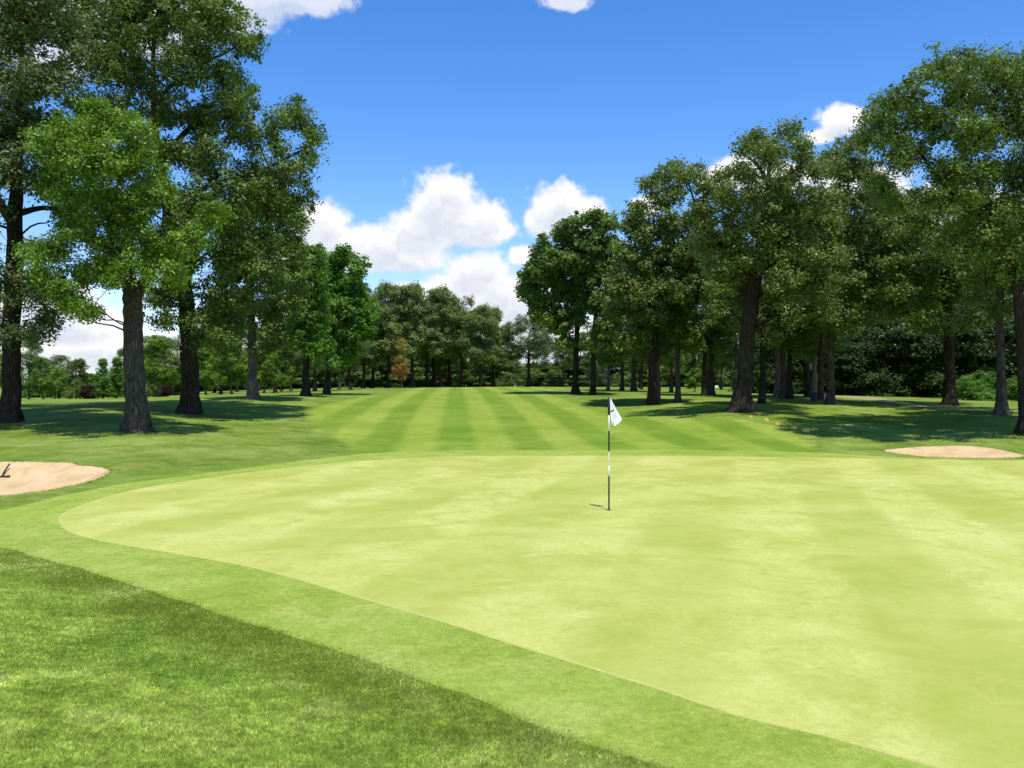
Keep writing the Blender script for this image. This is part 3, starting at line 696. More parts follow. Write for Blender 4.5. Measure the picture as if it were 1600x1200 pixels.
photo_tree('oak_tree', 33, [[(1606, 674, 42), (1604, 650, 28), (1601, 600, 24), (1597, 540, 22), (1590, 470, 20), (1575, 400, 17), (1550, 330, 12), (1520, 270, 8), (1490, 210, 4)], [(1590, 460, 15), (1610, 380, 12), (1630, 260, 8), (1620, 150, 4)], [(1560, 350, 9), (1500, 320, 6), (1430, 240, 4), (1390, 190, 2)]],
    [(1370, 190, 19), (1356, 215, 14), (1385, 165, 17), (1420, 150, 18), (1400, 205, 22), (1440, 180, 24), (1450, 122, 18), (1480, 107, 18), (1520, 97, 18), (1560, 105, 22), (1500, 140, 26), (1550, 150, 28), (1600, 110, 26), (1480, 200, 28), (1530, 210, 30), (1590, 190, 32), (1430, 240, 22), (1480, 265, 28), (1540, 275, 30), (1600, 270, 32), (1400, 250, 16),
     (1450, 310, 22), (1510, 330, 25), (1570, 340, 28), (1650, 150, 46), (1660, 260, 46), (1650, 350, 38), (1372, 295, 13), (1395, 320, 14), (1480, 380, 20), (1540, 390, 20), (1600, 400, 25), (1720, 220, 55), (1700, 330, 46)], 'oak', m_bark_dark,
    'big oak cut by the right edge, its crown the highest on that side', 'oak tree', RG_, 29, rep=4, depth_r=4.6, sub_n=7.5, sub_r=0.55, nl=54, leaf=0.135)

# ---- generic kinds, each built once, then copied
def oak_kind(seed, hgt, width, crown_lo, leaf, nblob=26, leaf_size=0.34, lean=0.0, tr=0.22, nl=30, shape='round', sub_n=4.0, sub_r=0.75):
    rg = np.random.default_rng(seed)
    n = 7
    zz = np.linspace(0, hgt * 0.9, n)
    P = np.column_stack([lean * (zz / hgt) ** 1.5 * 2 + np.cumsum(rg.normal(0, 0.08, n)), np.cumsum(rg.normal(0, 0.08, n)), zz]); P[0] = 0
    rad = np.interp(zz / hgt, [0, 0.05, crown_lo, 0.9], [tr * 1.35, tr, tr * 0.8, tr * 0.12])
    bl = []
    for _ in range(nblob):
        u = rg.uniform(0, 1)
        z = crown_lo + (1 - crown_lo) * u
        if shape == 'cone': w = width * (1.05 - u) * 0.95 + 0.15
        elif shape == 'bush': w = width * math.sqrt(max(0.05, 1 - u ** 2))
        else: w = width * math.sqrt(max(0.08, 1 - (2 * u - 0.85) ** 2 / 1.4))
        a = rg.uniform(0, 6.283); q = w * math.sqrt(rg.uniform(0.05, 1)) * 0.85
        r = width * rg.uniform(0.26, 0.42) * (0.75 if shape == 'cone' else 1)
        bl.append((P[-1][0] * u + q * math.cos(a), q * math.sin(a), min(z * hgt, hgt - r * 0.6), r))
    leaf_size *= 0.8
    return grow(rg, [(P, rad)], np.array(bl), sub_n * 2.6, sub_r * 0.95, int(nl * 1.7), leaf_size, 8, False, 1.0, 0.6, 0.35, flare_h=0.7, sprig=0.0)

def pine_kind(seed, hgt, width, leaf_size=0.34):
    rg = np.random.default_rng(seed); acc = Acc()
    P = np.column_stack([np.zeros(6), np.zeros(6), np.linspace(0, hgt * 0.97, 6)])
    tube(acc, P, np.linspace(0.22, 0.02, 6), 8, None, 0.04, rg)
    C = []; O = []
    for lv in np.linspace(0.12, 0.98, 20):
        w = width * (1.03 - lv) ** 0.8
        nb = 7 if lv < 0.8 else 5
        for k in range(nb):
            a = rg.uniform(0, 6.283); L = w * rg.uniform(0.65, 1.1); b = np.array([0, 0, lv * hgt]); e = b + np.array([math.cos(a) * L, math.sin(a) * L, -0.12 * L])
            tube(acc, catmull([b, (b + e) / 2 + np.array([0, 0, 0.06 * L]), e], 4), [0.05, 0.04, 0.025, 0.01], 4, None, 0, rg)
            for t in (0.4, 0.65, 0.9, 1.0):
                C.append(b + (e - b) * t + rg.normal(0, 0.12, 3)); O.append(np.array([math.cos(a), math.sin(a), 0]))
    C = np.array(C); O = np.array(O)
    return acc.arrays(), leaves_from_clumps(C, np.full(len(C), 0.62), O, 16, leaf_size, rg, 0.5, 0.3)

def kind_meshes(pair, bark_m, leaf_m):
    (V, F), (LV, LA) = pair
    return raw_mesh('trunk', V, F, bark_m), raw_mesh('crown', LV, np.arange(len(LV)).reshape(-1, 4), LEAF[leaf_m], False, LA)

K = {}
def reg_kind(key, hgt, pair, bark_m, leaf_m): K[key] = (hgt, *kind_meshes(pair, bark_m, leaf_m))
reg_kind('row_a', 15, oak_kind(101, 15, 4.3, 0.36, 'olive', 30, 0.36, 0.3, 0.26), m_bark_dark, 'row')
reg_kind('row_b', 15, oak_kind(102, 15, 3.8, 0.40, 'olive', 26, 0.36, -0.4, 0.22), m_bark_dark, 'row')
reg_kind('row_c', 15, oak_kind(103, 15, 4.6, 0.33, 'oak', 30, 0.36, 0.1, 0.26), m_bark_dark, 'row')
reg_kind('airy', 12, oak_kind(104, 12, 4.6, 0.34, 'grey', 22, 0.34, 0.2, 0.30, 24), m_bark_dark, 'grey')
reg_kind('mid_a', 15, oak_kind(105, 15, 3.6, 0.35, 'oak', 26, 0.26, 0.3, 0.26, 34, 'round', 5.0, 0.65), m_bark_dark, 'oak')
reg_kind('mid_b', 15, oak_kind(106, 15, 4.0, 0.30, 'deep', 28, 0.26, -0.5, 0.30, 34, 'round', 5.0, 0.65), m_bark, 'deep')
reg_kind('mid_c', 13, oak_kind(107, 13, 3.6, 0.28, 'olive', 26, 0.26, 0.6, 0.22, 34, 'round', 5.0, 0.65), m_bark_grey, 'olive')
reg_kind('light', 8, oak_kind(108, 8, 2.9, 0.22, 'bright', 24, 0.26, 0.1, 0.14, 34, 'round', 6.0, 0.5), m_bark_grey, 'bright')
reg_kind('willow', 9, oak_kind(109, 9, 3.0, 0.10, 'willow', 26, 0.30, 0.2, 0.14, 30, 'bush', 6.0, 0.5), m_bark_grey, 'willow')
reg_kind('cone', 9, oak_kind(110, 9, 2.8, 0.05, 'deep', 70, 0.28, 0, 0.16, 24, 'cone', 7.0, 0.4), m_bark_dark, 'maple')
reg_kind('pine', 14, pine_kind(111, 14, 3.2), m_bark_dark, 'pine')
reg_kind('pine_b', 12, pine_kind(112, 12, 3.6), m_bark_dark, 'brown')
reg_kind('shrub_dark', 5, oak_kind(113, 5, 3.0, 0.05, 'deep', 26, 0.26, 0, 0.08, 34, 'bush', 5.0, 0.55), m_bark_dark, 'deep')
reg_kind('shrub_oak', 5, oak_kind(114, 5, 3.2, 0.05, 'oak', 26, 0.26, 0, 0.08, 34, 'bush', 5.0, 0.55), m_bark_dark, 'oak')
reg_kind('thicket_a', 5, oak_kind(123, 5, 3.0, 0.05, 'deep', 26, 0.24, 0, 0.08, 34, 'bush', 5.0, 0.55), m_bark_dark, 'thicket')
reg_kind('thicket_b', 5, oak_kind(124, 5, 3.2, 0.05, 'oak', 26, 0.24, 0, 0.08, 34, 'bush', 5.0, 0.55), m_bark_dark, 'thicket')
reg_kind('shrub_purple', 3, oak_kind(115, 3, 2.2, 0.05, 'purple', 18, 0.24, 0, 0.06, 34, 'bush', 6.0, 0.5), m_bark_dark, 'purple')
reg_kind('shrub_pale', 4, oak_kind(116, 4, 2.8, 0.05, 'bright', 22, 0.22, 0, 0.06, 36, 'bush', 6.0, 0.5), m_bark_dark, 'maple')
reg_kind('amber', 7, oak_kind(117, 7, 1.7, 0.22, 'amber', 34, 0.24, 0.05, 0.09, 20, 'cone', 14.0, 0.4), m_bark_grey, 'amber')

def plant(key, name, px, d, top_py, label, cat, group, wide=1.0, rot=None):
    """copy of a kind, standing on the terrain d metres away, scaled to the height seen in the photo"""
    hgt, tm, cm = K[key]
    x = (px - CX) / FPX * d; z = float(H(x, d)) - 0.05
    h = CAMZ + (CY - top_py) / FPX * d - z
    s = h / hgt
    t = empty(name, (x, d, z)); t.scale = (s * wide, s * wide, s)
    t.rotation_euler[2] = random.uniform(0, 6.283) if rot is None else rot
    tag(t, label, cat, group)
    link('trunk', tm, t); link('crown', cm, t)
    return t

ROW = 'oaks in the row beyond the fairway'
row = [(567, 122, 462, 'row_c', 'far oak with a dark trunk, first of the row right of the conical maple'),
       (581, 128, 450, 'row_b', 'far oak in the row beyond the fairway, second right of the conical maple'),
       (605, 124, 448, 'row_a', 'tall far oak in the row, directly behind the amber sapling on its left'),
       (646, 124, 450, 'row_a', 'tall far oak in the row, just right of the amber sapling'),
       (668, 128, 462, 'row_b', 'far oak with one of two close trunks, second right of the amber sapling'),
       (676, 134, 470, 'row_c', 'far oak with one of two close trunks, third right of the amber sapling'),
       (690, 126, 455, 'row_a', 'far oak at the dip in the treetops, middle of the row'),
       (702, 132, 466, 'row_c', 'far oak just right of the middle of the row'),
       (719, 126, 464, 'row_b', 'far oak left of the pale-trunked one near the right end of the row'),
       (750, 124, 478, 'row_c', 'far oak with a thick dark trunk near the right end of the row'),
       (772, 130, 486, 'row_a', 'last and lowest oak at the right end of the far row')]
for px, d, top, k, lab in row: plant(k, 'oak_tree', px, d, top, lab, 'oak tree', ROW, 0.98)
plant('airy', 'oak_tree', 825, 128, 494, 'airy pale oak standing alone right of the far row, sky showing through', 'oak tree', None, 1.0)
plant('amber', 'sapling', 628, 114, 531, 'slim sapling with amber and orange leaves in front of the far row', 'sapling', None, 0.85)
BACK = 'woodland trees closing the far end of the fairway'
for i, (px, top) in enumerate(((455, 500), (500, 495), (540, 490), (575, 492), (600, 488), (632, 492), (660, 490), (700, 495), (735, 500), (765, 512), (798, 540), (852, 545), (880, 530), (905, 520), (935, 525), (965, 515), (1000, 520), (1035, 515), (1070, 520), (1105, 515), (1140, 520), (1175, 510), (1210, 505), (1250, 510))):
    plant(('row_b', 'row_c', 'pine')[i % 3], 'woodland_tree', px, 150 + (i * 7) % 12, top, 'woodland tree in the dark belt behind the far oak row', 'tree', BACK, 1.1)
for i, (px, top) in enumerate(((200, 545), (235, 525), (270, 530), (300, 515), (335, 520), (370, 510), (405, 515), (440, 505), (475, 510), (515, 505))):
    plant(('mid_b', 'row_c', 'mid_c')[i % 3], 'woodland_tree', px, 118 + (i * 7) % 10, top, 'shaded woodland tree filling the gap behind the left trunks', 'tree', 'woodland trees behind the left trunks', 1.15)
UND = 'undergrowth shrubs below the far trees'
for i, px in enumerate(range(300, 1200, 17)):
    plant(('shrub_dark', 'shrub_oak', 'pine_b', 'shrub_oak')[i % 4], 'shrub', px + random.uniform(-9, 9), 158 + random.uniform(-8, 8), random.uniform(552, 576), 'dark low shrub in the undergrowth behind the far trunks', 'shrub', UND, random.uniform(1.3, 1.9))
# slim trunks left of the row
SL = 'slim trees behind the left group'
for px, d, top, k, lab in [(430, 85, 470, 'mid_a', 'slim dark-trunked tree right of the pale grey oak trunk'), (492, 95, 480, 'mid_b', 'slim tree between the trunks of the two maples'),
                           (530, 100, 500, 'mid_c', 'slim tree behind and right of the conical maple trunk'), (548, 105, 490, 'mid_a', 'slim tree halfway between the conical maple and the far row'),
                           (345, 95, 500, 'mid_b', 'slim shaded tree left of the pale grey oak trunk'), (455, 100, 505, 'mid_c', 'slim tree just left of the first maple trunk')]:
    plant(k, 'tree', px, d, top, lab, 'tree', SL)
BL = 'small bright trees behind the left trunks'
for px, d, top, k, w, lab in [(362, 78, 528, 'light', 1.0, 'small bright green tree lit by sun left of the pale grey trunk'), (412, 82, 535, 'light', 0.9, 'small bright green tree right of the pale grey trunk'),
                              (250, 88, 530, 'light', 0.95, 'small round light green tree between the two thick left trunks'), (322, 92, 545, 'light', 1.0, 'small green tree right of the tallest dark oak trunk'),
                              (232, 110, 550, 'willow', 0.9, 'pale green small tree just right of the forked trunk'), (440, 96, 548, 'light', 0.9, 'small bright tree under the low bough near the first maple')]:
    plant(k, 'small_tree', px, d, top, lab, 'tree', BL, w)
FL = 'trees in the far gap at the left'
for px, d, top, k, w, lab in [(45, 82, 528, 'mid_b', 0.75, 'dark leafy tree right of the left edge trunk, in the far gap'), (68, 96, 560, 'light', 1.1, 'light green bushy tree in the far left gap, beside the dark one'),
                              (92, 118, 556, 'airy', 1.0, 'thin-topped grey green tree in the far left gap'), (118, 100, 562, 'willow', 0.95, 'yellowish willow-like tree in the middle of the far left gap'),
                              (160, 98, 562, 'cone', 0.9, 'dark green conical tree left of its twin beside the forked trunk'), (182, 100, 560, 'cone', 0.95, 'dark green conical tree close to the forked trunk'),
                              (-20, 90, 545, 'light', 1.2, 'light green bushy tree cut by the left edge'), (12, 100, 555, 'mid_c', 0.9, 'olive tree behind the left edge trunk'),
                              (85, 110, 578, 'light', 1.3, 'lowest light green bush tree in the far left gap')]:
    plant(k, 'tree', px, d, top, lab, 'tree', FL, w)
plant('shrub_purple', 'shrub', 138, 92, 604, 'dark purple-leaved shrub in the far left gap between green trees', 'shrub', 'purple shrubs', 1.0)
plant('shrub_purple', 'shrub', 257, 84, 603, 'dark purple-leaved shrub seen between the two thick left trunks', 'shrub', 'purple shrubs', 1.0)
for i, (px, d) in enumerate(((60, 130), (20, 128), (100, 134), (140, 130), (175, 132), (215, 130), (255, 126), (290, 130))):
    plant(('shrub_pale', 'light')[i % 2], 'shrub', px, d, 578 + (i * 7) % 14, 'low green shrub along the foot of the far left trees', 'shrub', 'shrubs below the far left trees', 1.5)
# right: trees behind the named ones
RB = 'rear trees of the right group'
# shaded bush belt
for px, d, top, k, lab in [(950, 92, 470, 'mid_c', 'slim tree with a pale foot just left of the flag'), (972, 88, 455, 'mid_b', 'dark tree with leaning limb just right of the flag'), (1002, 95, 480, 'mid_a', 'thin dark tree left of the leaning oak trunk'),
                           (1028, 60, 430, 'mid_c', 'thin trunk touching the right side of the leaning oak'), (1049, 80, 470, 'mid_b', 'dark forked tree behind the slim-trunked tree'), (1100, 68, 400, 'mid_a', 'thin straight tree alone between slim tree and thickest oak'),
                           (1127, 105, 505, 'mid_c', 'far small-trunked tree left of the thickest oak'), (1190, 50, 330, 'mid_a', 'dark tree right behind the thickest oak'), (1224, 60, 360, 'mid_b', 'left one of two touching dark trunks right of the thickest oak'),
                           (1234, 58, 340, 'mid_a', 'right one of two touching dark trunks right of the thickest oak'), (1272, 62, 350, 'mid_c', 'dark trunk directly behind the teal bin'), (1282, 57, 380, 'mid_b', 'trunk with a lit edge between teal bin and slim lit oak')]:
    plant(k, 'tree', px, d, top, lab, 'tree', RB, 0.9)
plant('light', 'small_tree', 1085, 84, 576, 'low bright yellow-green bush tree in sun behind the slim trunks', 'tree', None, 1.25)
TH = 'trees and bushes of the dark thicket at the right'
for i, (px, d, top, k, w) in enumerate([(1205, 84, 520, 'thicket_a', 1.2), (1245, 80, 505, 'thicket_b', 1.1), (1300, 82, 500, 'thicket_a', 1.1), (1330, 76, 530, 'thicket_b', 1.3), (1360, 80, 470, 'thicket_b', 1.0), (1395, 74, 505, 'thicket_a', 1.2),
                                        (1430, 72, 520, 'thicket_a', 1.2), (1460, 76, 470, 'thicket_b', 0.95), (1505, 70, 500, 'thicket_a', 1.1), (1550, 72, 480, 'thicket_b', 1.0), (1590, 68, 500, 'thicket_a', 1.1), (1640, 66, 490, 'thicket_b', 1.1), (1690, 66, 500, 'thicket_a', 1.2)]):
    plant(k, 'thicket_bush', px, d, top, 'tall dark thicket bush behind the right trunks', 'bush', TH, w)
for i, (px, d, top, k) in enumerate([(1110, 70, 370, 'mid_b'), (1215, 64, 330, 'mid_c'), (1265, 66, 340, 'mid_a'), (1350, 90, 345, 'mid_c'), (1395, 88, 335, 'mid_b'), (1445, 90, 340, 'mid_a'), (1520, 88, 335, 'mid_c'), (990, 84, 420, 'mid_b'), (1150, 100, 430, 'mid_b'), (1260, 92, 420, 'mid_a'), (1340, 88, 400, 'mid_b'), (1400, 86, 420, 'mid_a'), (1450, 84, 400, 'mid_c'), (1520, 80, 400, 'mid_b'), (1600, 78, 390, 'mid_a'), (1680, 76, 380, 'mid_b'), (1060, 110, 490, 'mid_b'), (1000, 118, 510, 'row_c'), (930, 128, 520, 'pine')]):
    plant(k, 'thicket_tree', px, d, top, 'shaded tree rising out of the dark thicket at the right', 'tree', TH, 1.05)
plant('shrub_pale', 'shrub', 1530, 61, 582, 'sunlit grey-green round shrub between the two right trunks', 'shrub', None, 1.25)
plant('shrub_pale', 'shrub', 1590, 60, 590, 'sunlit low shrub at the right edge behind the flared trunk', 'shrub', None, 1.1)

# ------------------------------------------------------------------ flagstick and hole
def solid(name, coll_V, coll_F, mats, parent=None, mi=None, smooth=True):
    me = bpy.data.meshes.new(name); me.from_pydata([tuple(v) for v in coll_V], [], [tuple(f) for f in coll_F])
    for m in mats: me.materials.append(m)
    if mi is not None: me.polygons.foreach_set('material_index', np.array(mi, np.int32))
    me.polygons.foreach_set('use_smooth', np.full(len(me.polygons), smooth, bool))
    me.update()
    return link(name, me, parent)

def lathe(prof, sides=16):
    V, F = [], []
    for z, r in prof:
        for k in range(sides):
            a = 2 * math.pi * k / sides; V.append((r * math.cos(a), r * math.sin(a), z))
    for i in range(len(prof) - 1):
        for k in range(sides): F.append((i * sides + k, i * sides + (k + 1) % sides, (i + 1) * sides + (k + 1) % sides, (i + 1) * sides + k))
    return V, F

m_white = plain_mat('white_paint', (0.80, 0.80, 0.76), 0.4)
m_black = plain_mat('black_paint', (0.018, 0.018, 0.02), 0.4)
m_cloth, nt = new_mat('flag_cloth')
cw = nt.mix(nt.noise(nt.n('ShaderNodeTexCoord').outputs['Object'], 60.0, 3), (0.84, 0.84, 0.83), (0.89, 0.89, 0.89))
d_ = nt.n('ShaderNodeBsdfDiffuse', {'Color': cw}); t_ = nt.n('ShaderNodeBsdfTranslucent', {'Color': cw})
mx = nt.n('ShaderNodeMixShader', {0: 0.12, 1: d_.outputs[0], 2: t_.outputs[0]})
o = nt.n('ShaderNodeOutputMaterial'); nt.link(mx.outputs[0], o.inputs[0])
m_print = plain_mat('flag_print', (0.03, 0.03, 0.035), 0.8)
hz = float(H(hx, hy)); PM = hy / FPX              # metres per photo pixel at the flag
fs = empty('flagstick', (hx, hy, hz))
tag(fs, 'black and white banded flagstick with a limp white flag, standing in the green', 'flagstick')
rows = [797 + 10, 744, 728, 705, 673, 648, 620]
cols = [1, 0, 0, 1, 0, 1]                           # black, white, pale, black, white, black (bottom to top)
rad = [0.0155, 0.0165, 0.0085, 0.0155, 0.0165, 0.023]
V, F, mi = [], [], []
S = 12
for i in range(6):
    z0, z1 = (797 - rows[i]) * PM, (797 - rows[i + 1]) * PM
    if i == 0: z0 = -0.10
    b = len(V)
    for z, r in ((z0, rad[i] * 0.8), (z0 + 0.003, rad[i]), (z1 - 0.003, rad[i]), (z1, rad[i] * (0.8 if i < 5 else 0.3))):
        for k in range(S):
            a = 2 * math.pi * k / S; V.append((r * math.cos(a), r * math.sin(a), z))
    for j in range(3):
        for k in range(S):
            F.append((b + j * S + k, b + j * S + (k + 1) % S, b + (j + 1) * S + (k + 1) % S, b + (j + 1) * S + k)); mi.append(cols[i])
    F.append(tuple(b + 3 * S + k for k in range(S))); mi.append(cols[i])
solid('pole', V, F, [m_white, m_black], fs, mi)
# limp flag: hangs as a narrow folded triangle from the top of the stick, two cloth faces 3 mm apart
nu, nv = 14, 22
top_z, bot_z = (797 - 621.5) * PM, (797 - 665) * PM
def flag_pt(u, v):
    # v: 0 top .. 1 bottom along the drop, u: 0 at the stick .. 1 at the free fold
    edge_l = np.interp(v, [0, 0.75, 0.9, 1], [1.3, 2.6, 4.2, 6.4])          # px right of the stick, inner side
    edge_r = np.interp(v, [0, 0.2, 0.5, 0.76, 0.88, 1], [2.6, 6.2, 13.0, 19.8, 15.0, 7.6])
    x = (edge_l + (edge_r - edge_l) * u) * PM
    z = top_z + (bot_z - top_z) * v
    y = 0.016 * math.sin(u * 6.0 + v * 2.0) * u ** 0.6 * (0.3 + v) - 0.16 * v * (0.4 + 0.6 * u)
    return (x, y, z)
V, F, mi = [], [], []
for s in (0, 1):
    for j in range(nv + 1):
        for i in range(nu + 1):
            p = flag_pt(i / nu, j / nv); V.append((p[0], p[1] + 0.003 * s, p[2]))
N1 = (nu + 1) * (nv + 1)
for s in (0, 1):
    for j in range(nv):
        for i in range(nu):
            a = s * N1 + j * (nu + 1) + i; q = (a, a + 1, a + nu + 2, a + nu + 1)
            F.append(q if s else q[::-1]); mi.append(0)
rim = [j * (nu + 1) for j in range(nv + 1)] + [nv * (nu + 1) + i for i in range(1, nu + 1)] + [j * (nu + 1) + nu for j in range(nv - 1, -1, -1)]
for a, b in zip(rim, rim[1:]): F.append((a, b, b + N1, a + N1)); mi.append(0)
fl = solid('flag', V, F, [m_cloth], fs, mi)
# small dark slanted mark printed across the cloth
V, F = [], []
for i in range(9):
    t = i / 8
    u = 0.02 + 0.75 * t; v = 0.49 - 0.13 * t + 0.03 * math.sin(t * 3.14)
    w = 0.011 * (0.35 + math.sin(min(1, t * 1.2 + 0.15) * 3.14) * 0.9)
    p = flag_pt(u, v)
    V += [(p[0], p[1] - 0.0035, p[2] - w), (p[0], p[1] - 0.0035, p[2] + w)]
    if i: F.append((2 * i - 2, 2 * i, 2 * i + 1, 2 * i - 1))
solid('logo_mark', V, F, [m_print], fl)
cup = empty('golf_cup', (hx, hy, hz)); tag(cup, 'round cup sunk in the green at the foot of the flagstick', 'golf cup')
V, F = lathe([(-0.004, 0.0598), (-0.012, 0.054), (-0.02, 0.053), (-0.15, 0.052), (-0.15, 0.0)], 20)
solid('cup_liner', V, F, [m_black], cup)

# ------------------------------------------------------------------ rake in the left bunker
m_wood = plain_mat('rake_handle_paint', (0.035, 0.03, 0.022), 0.5, 0.3, 0.25, 20)
def sand_z(x, y, c=bunk_l, dep=0.34):
    e = edge_dist(c, np.array([[x, y]]))[0]
    return float(H(x, y)) - 0.09 * sstep(0, 0.15, e) - dep * sstep(0.1, 1.4, e)
for ry in np.arange(17.0, 27.0, 0.02):              # where the line of sight meets the sand
    rx = (1 - CX) / FPX * ry; rz = float(sand_z(rx, ry))
    if CAMZ + (CY - 747.5) / FPX * ry <= rz: break
rk = empty('bunker_rake', (rx, ry, rz)); tag(rk, 'dark bunker rake with its long handle propped up in the left bunker', 'rake')
acc = Acc()
w_r = ry / FPX
tube(acc, catmull([(-15 * w_r, 0, 0.035), (0, 0, 0.04), (15 * w_r, -0.03, 0.055)], 6), [0.026] * 6, 8)
for k in range(13):
    u = -14 + 28 * k / 12
    tube(acc, [(u * w_r, 0.0, 0.04), (u * w_r, 0.02, -0.035)], [0.011, 0.007], 6)
V, F = acc.arrays(); link('rake_head', raw_mesh('rake_head', V, F, m_wood), rk)
acc = Acc(); 
for dh in np.arange(ry, 27.0, 0.02):
    if CAMZ + (CY - 725) / FPX * dh <= float(sand_z((15 - CX) / FPX * dh, dh)): break
hp = px_at(15, 725, max(ry + 0.4, dh - 0.35)) - np.array([rx, ry, rz])
tube(acc, catmull([(2 * w_r, 0.01, 0.05), hp * 0.5 + np.array([0, 0, 0.02]), hp], 10), np.linspace(0.024, 0.02, 10), 8)
V, F = acc.arrays(); link('handle', raw_mesh('handle', V, F, m_wood), rk)

# ------------------------------------------------------------------ yellow markers, teal bin, far white box, pale post
m_yel = plain_mat('yellow_paint', (0.74, 0.49, 0.09), 0.6)
m_spike = plain_mat('marker_spike', (0.25, 0.22, 0.16), 0.6)
def marker_kind():
    # low wedge block: flat base, rounded sloping top
    acc = Acc(); W, D_, Hh = 0.135, 0.09, 0.15
    prof = [(-1, 0), (-1, 0.62), (-0.8, 0.86), (-0.4, 0.98), (0.4, 0.98), (0.8, 0.86), (1, 0.62), (1, 0)]
    V, F = [], []
    ins = [(-1, 0.86), (-0.85, 1.0), (0.85, 1.0), (1, 0.86)]
    n = len(prof)
    for yy, sc in ins:
        for a, b in prof: V.append((a * W * sc, yy * D_, b * Hh * (0.9 + 0.1 * sc)))
    for j in range(3):
        for i in range(n - 1): F.append((j * n + i, j * n + i + 1, (j + 1) * n + i + 1, (j + 1) * n + i))
        F.append((j * n + n - 1, j * n, (j + 1) * n, (j + 1) * n + n - 1))
    F.append(tuple(range(n))[::-1]); F.append(tuple(3 * n + i for i in range(n)))
    b = bpy.data.meshes.new('block'); b.from_pydata(V, [], F); b.materials.append(m_yel); b.update()
    V, F = lathe([(-0.12, 0.004), (0.0, 0.012), (0.02, 0.012)], 8)
    s = bpy.data.meshes.new('spike'); s.from_pydata(V, [], F); s.materials.append(m_spike); s.update()
    return b, s
mb, ms = marker_kind()
labs = ['yellow ground marker half in shade, nearest the thickest oak', 'yellow ground marker second from the thickest oak', 'dull yellow ground marker in the middle of the line', 'yellow ground marker beside a shadow, second from the right bunker', 'brightest yellow ground marker, last of the line toward the right bunker']
for (px, py, s), lab in zip(((1172.5, 652, 0.6), (1197, 657.5, 0.78), (1215, 663.5, 0.7), (1240.5, 670, 0.85), (1259, 674.5, 0.95)), labs):
    x, y = px_ground(px, py)
    t = empty('yellow_marker', (x, y, float(H(x, y)) - 0.01)); t.scale = (s, s, s); t.rotation_euler[2] = random.uniform(-0.5, 0.5)
    tag(t, lab, 'marker', 'yellow markers in a line on the grass')
    link('block', mb, t); link('spike', ms, t)
m_teal = plain_mat('teal_plastic', (0.012, 0.05, 0.052), 0.6)
x, y = px_ground(1271, 627)
bn = empty('litter_bin', (x, y, float(H(x, y)) - 0.02)); bn.scale = (0.8, 0.8, 0.85); tag(bn, 'small dark teal bin in shade at the foot of a right trunk', 'litter bin')
V, F = lathe([(0, 0.0), (0, 0.20), (0.02, 0.215), (0.6, 0.24), (0.62, 0.25), (0.64, 0.25)], 18); solid('body', V, F, [m_teal], bn)
V, F = lathe([(0.64, 0.262), (0.68, 0.262), (0.74, 0.21), (0.78, 0.10), (0.785, 0.0)], 18); solid('lid', V, F, [m_teal], bn)
def rbox(name, sx, sy, z0, z1, mat, parent, bev=0.03, loc=(0, 0, 0)):
    import bmesh
    bm = bmesh.new(); bmesh.ops.create_cube(bm, size=1)
    for v in bm.verts: v.co = Vector((v.co.x * sx + loc[0], v.co.y * sy + loc[1], z0 + (v.co.z + 0.5) * (z1 - z0)))
    bmesh.ops.bevel(bm, geom=bm.edges[:], offset=bev, segments=2, affect='EDGES')
    me = bpy.data.meshes.new(name); bm.to_mesh(me); bm.free(); me.materials.append(mat)
    return link(name, me, parent)
d = 98.0; x = (1120 - CX) / FPX * d
bx = empty('bench', (x, d, float(H(x, d)) - 0.02)); bx.scale = (0.6, 0.6, 0.6); tag(bx, 'tiny pale bench far off on sunlit grass left of the thickest oak', 'bench')
rbox('seat', 0.62, 0.30, 0.42, 0.48, m_white, bx, 0.015); rbox('backrest', 0.62, 0.05, 0.50, 0.86, m_white, bx, 0.015, (0, 0.16, 0))
for s in (-1, 1): rbox('leg', 0.07, 0.28, 0.0, 0.415, m_white, bx, 0.01, (s * 0.24, 0, 0))
d = 56.0; x = (1289.5 - CX) / FPX * d
ps = empty('marker_post', (x, d, float(H(x, d)) - 0.02)); tag(ps, 'short pale post between two trunks right of the teal bin', 'post')
rbox('post_body', 0.12, 0.12, 0.0, 0.42, plain_mat('weathered_white', (0.55, 0.54, 0.48), 0.7), ps, 0.012)
rbox('post_cap', 0.15, 0.15, 0.421, 0.45, m_white, ps, 0.01)

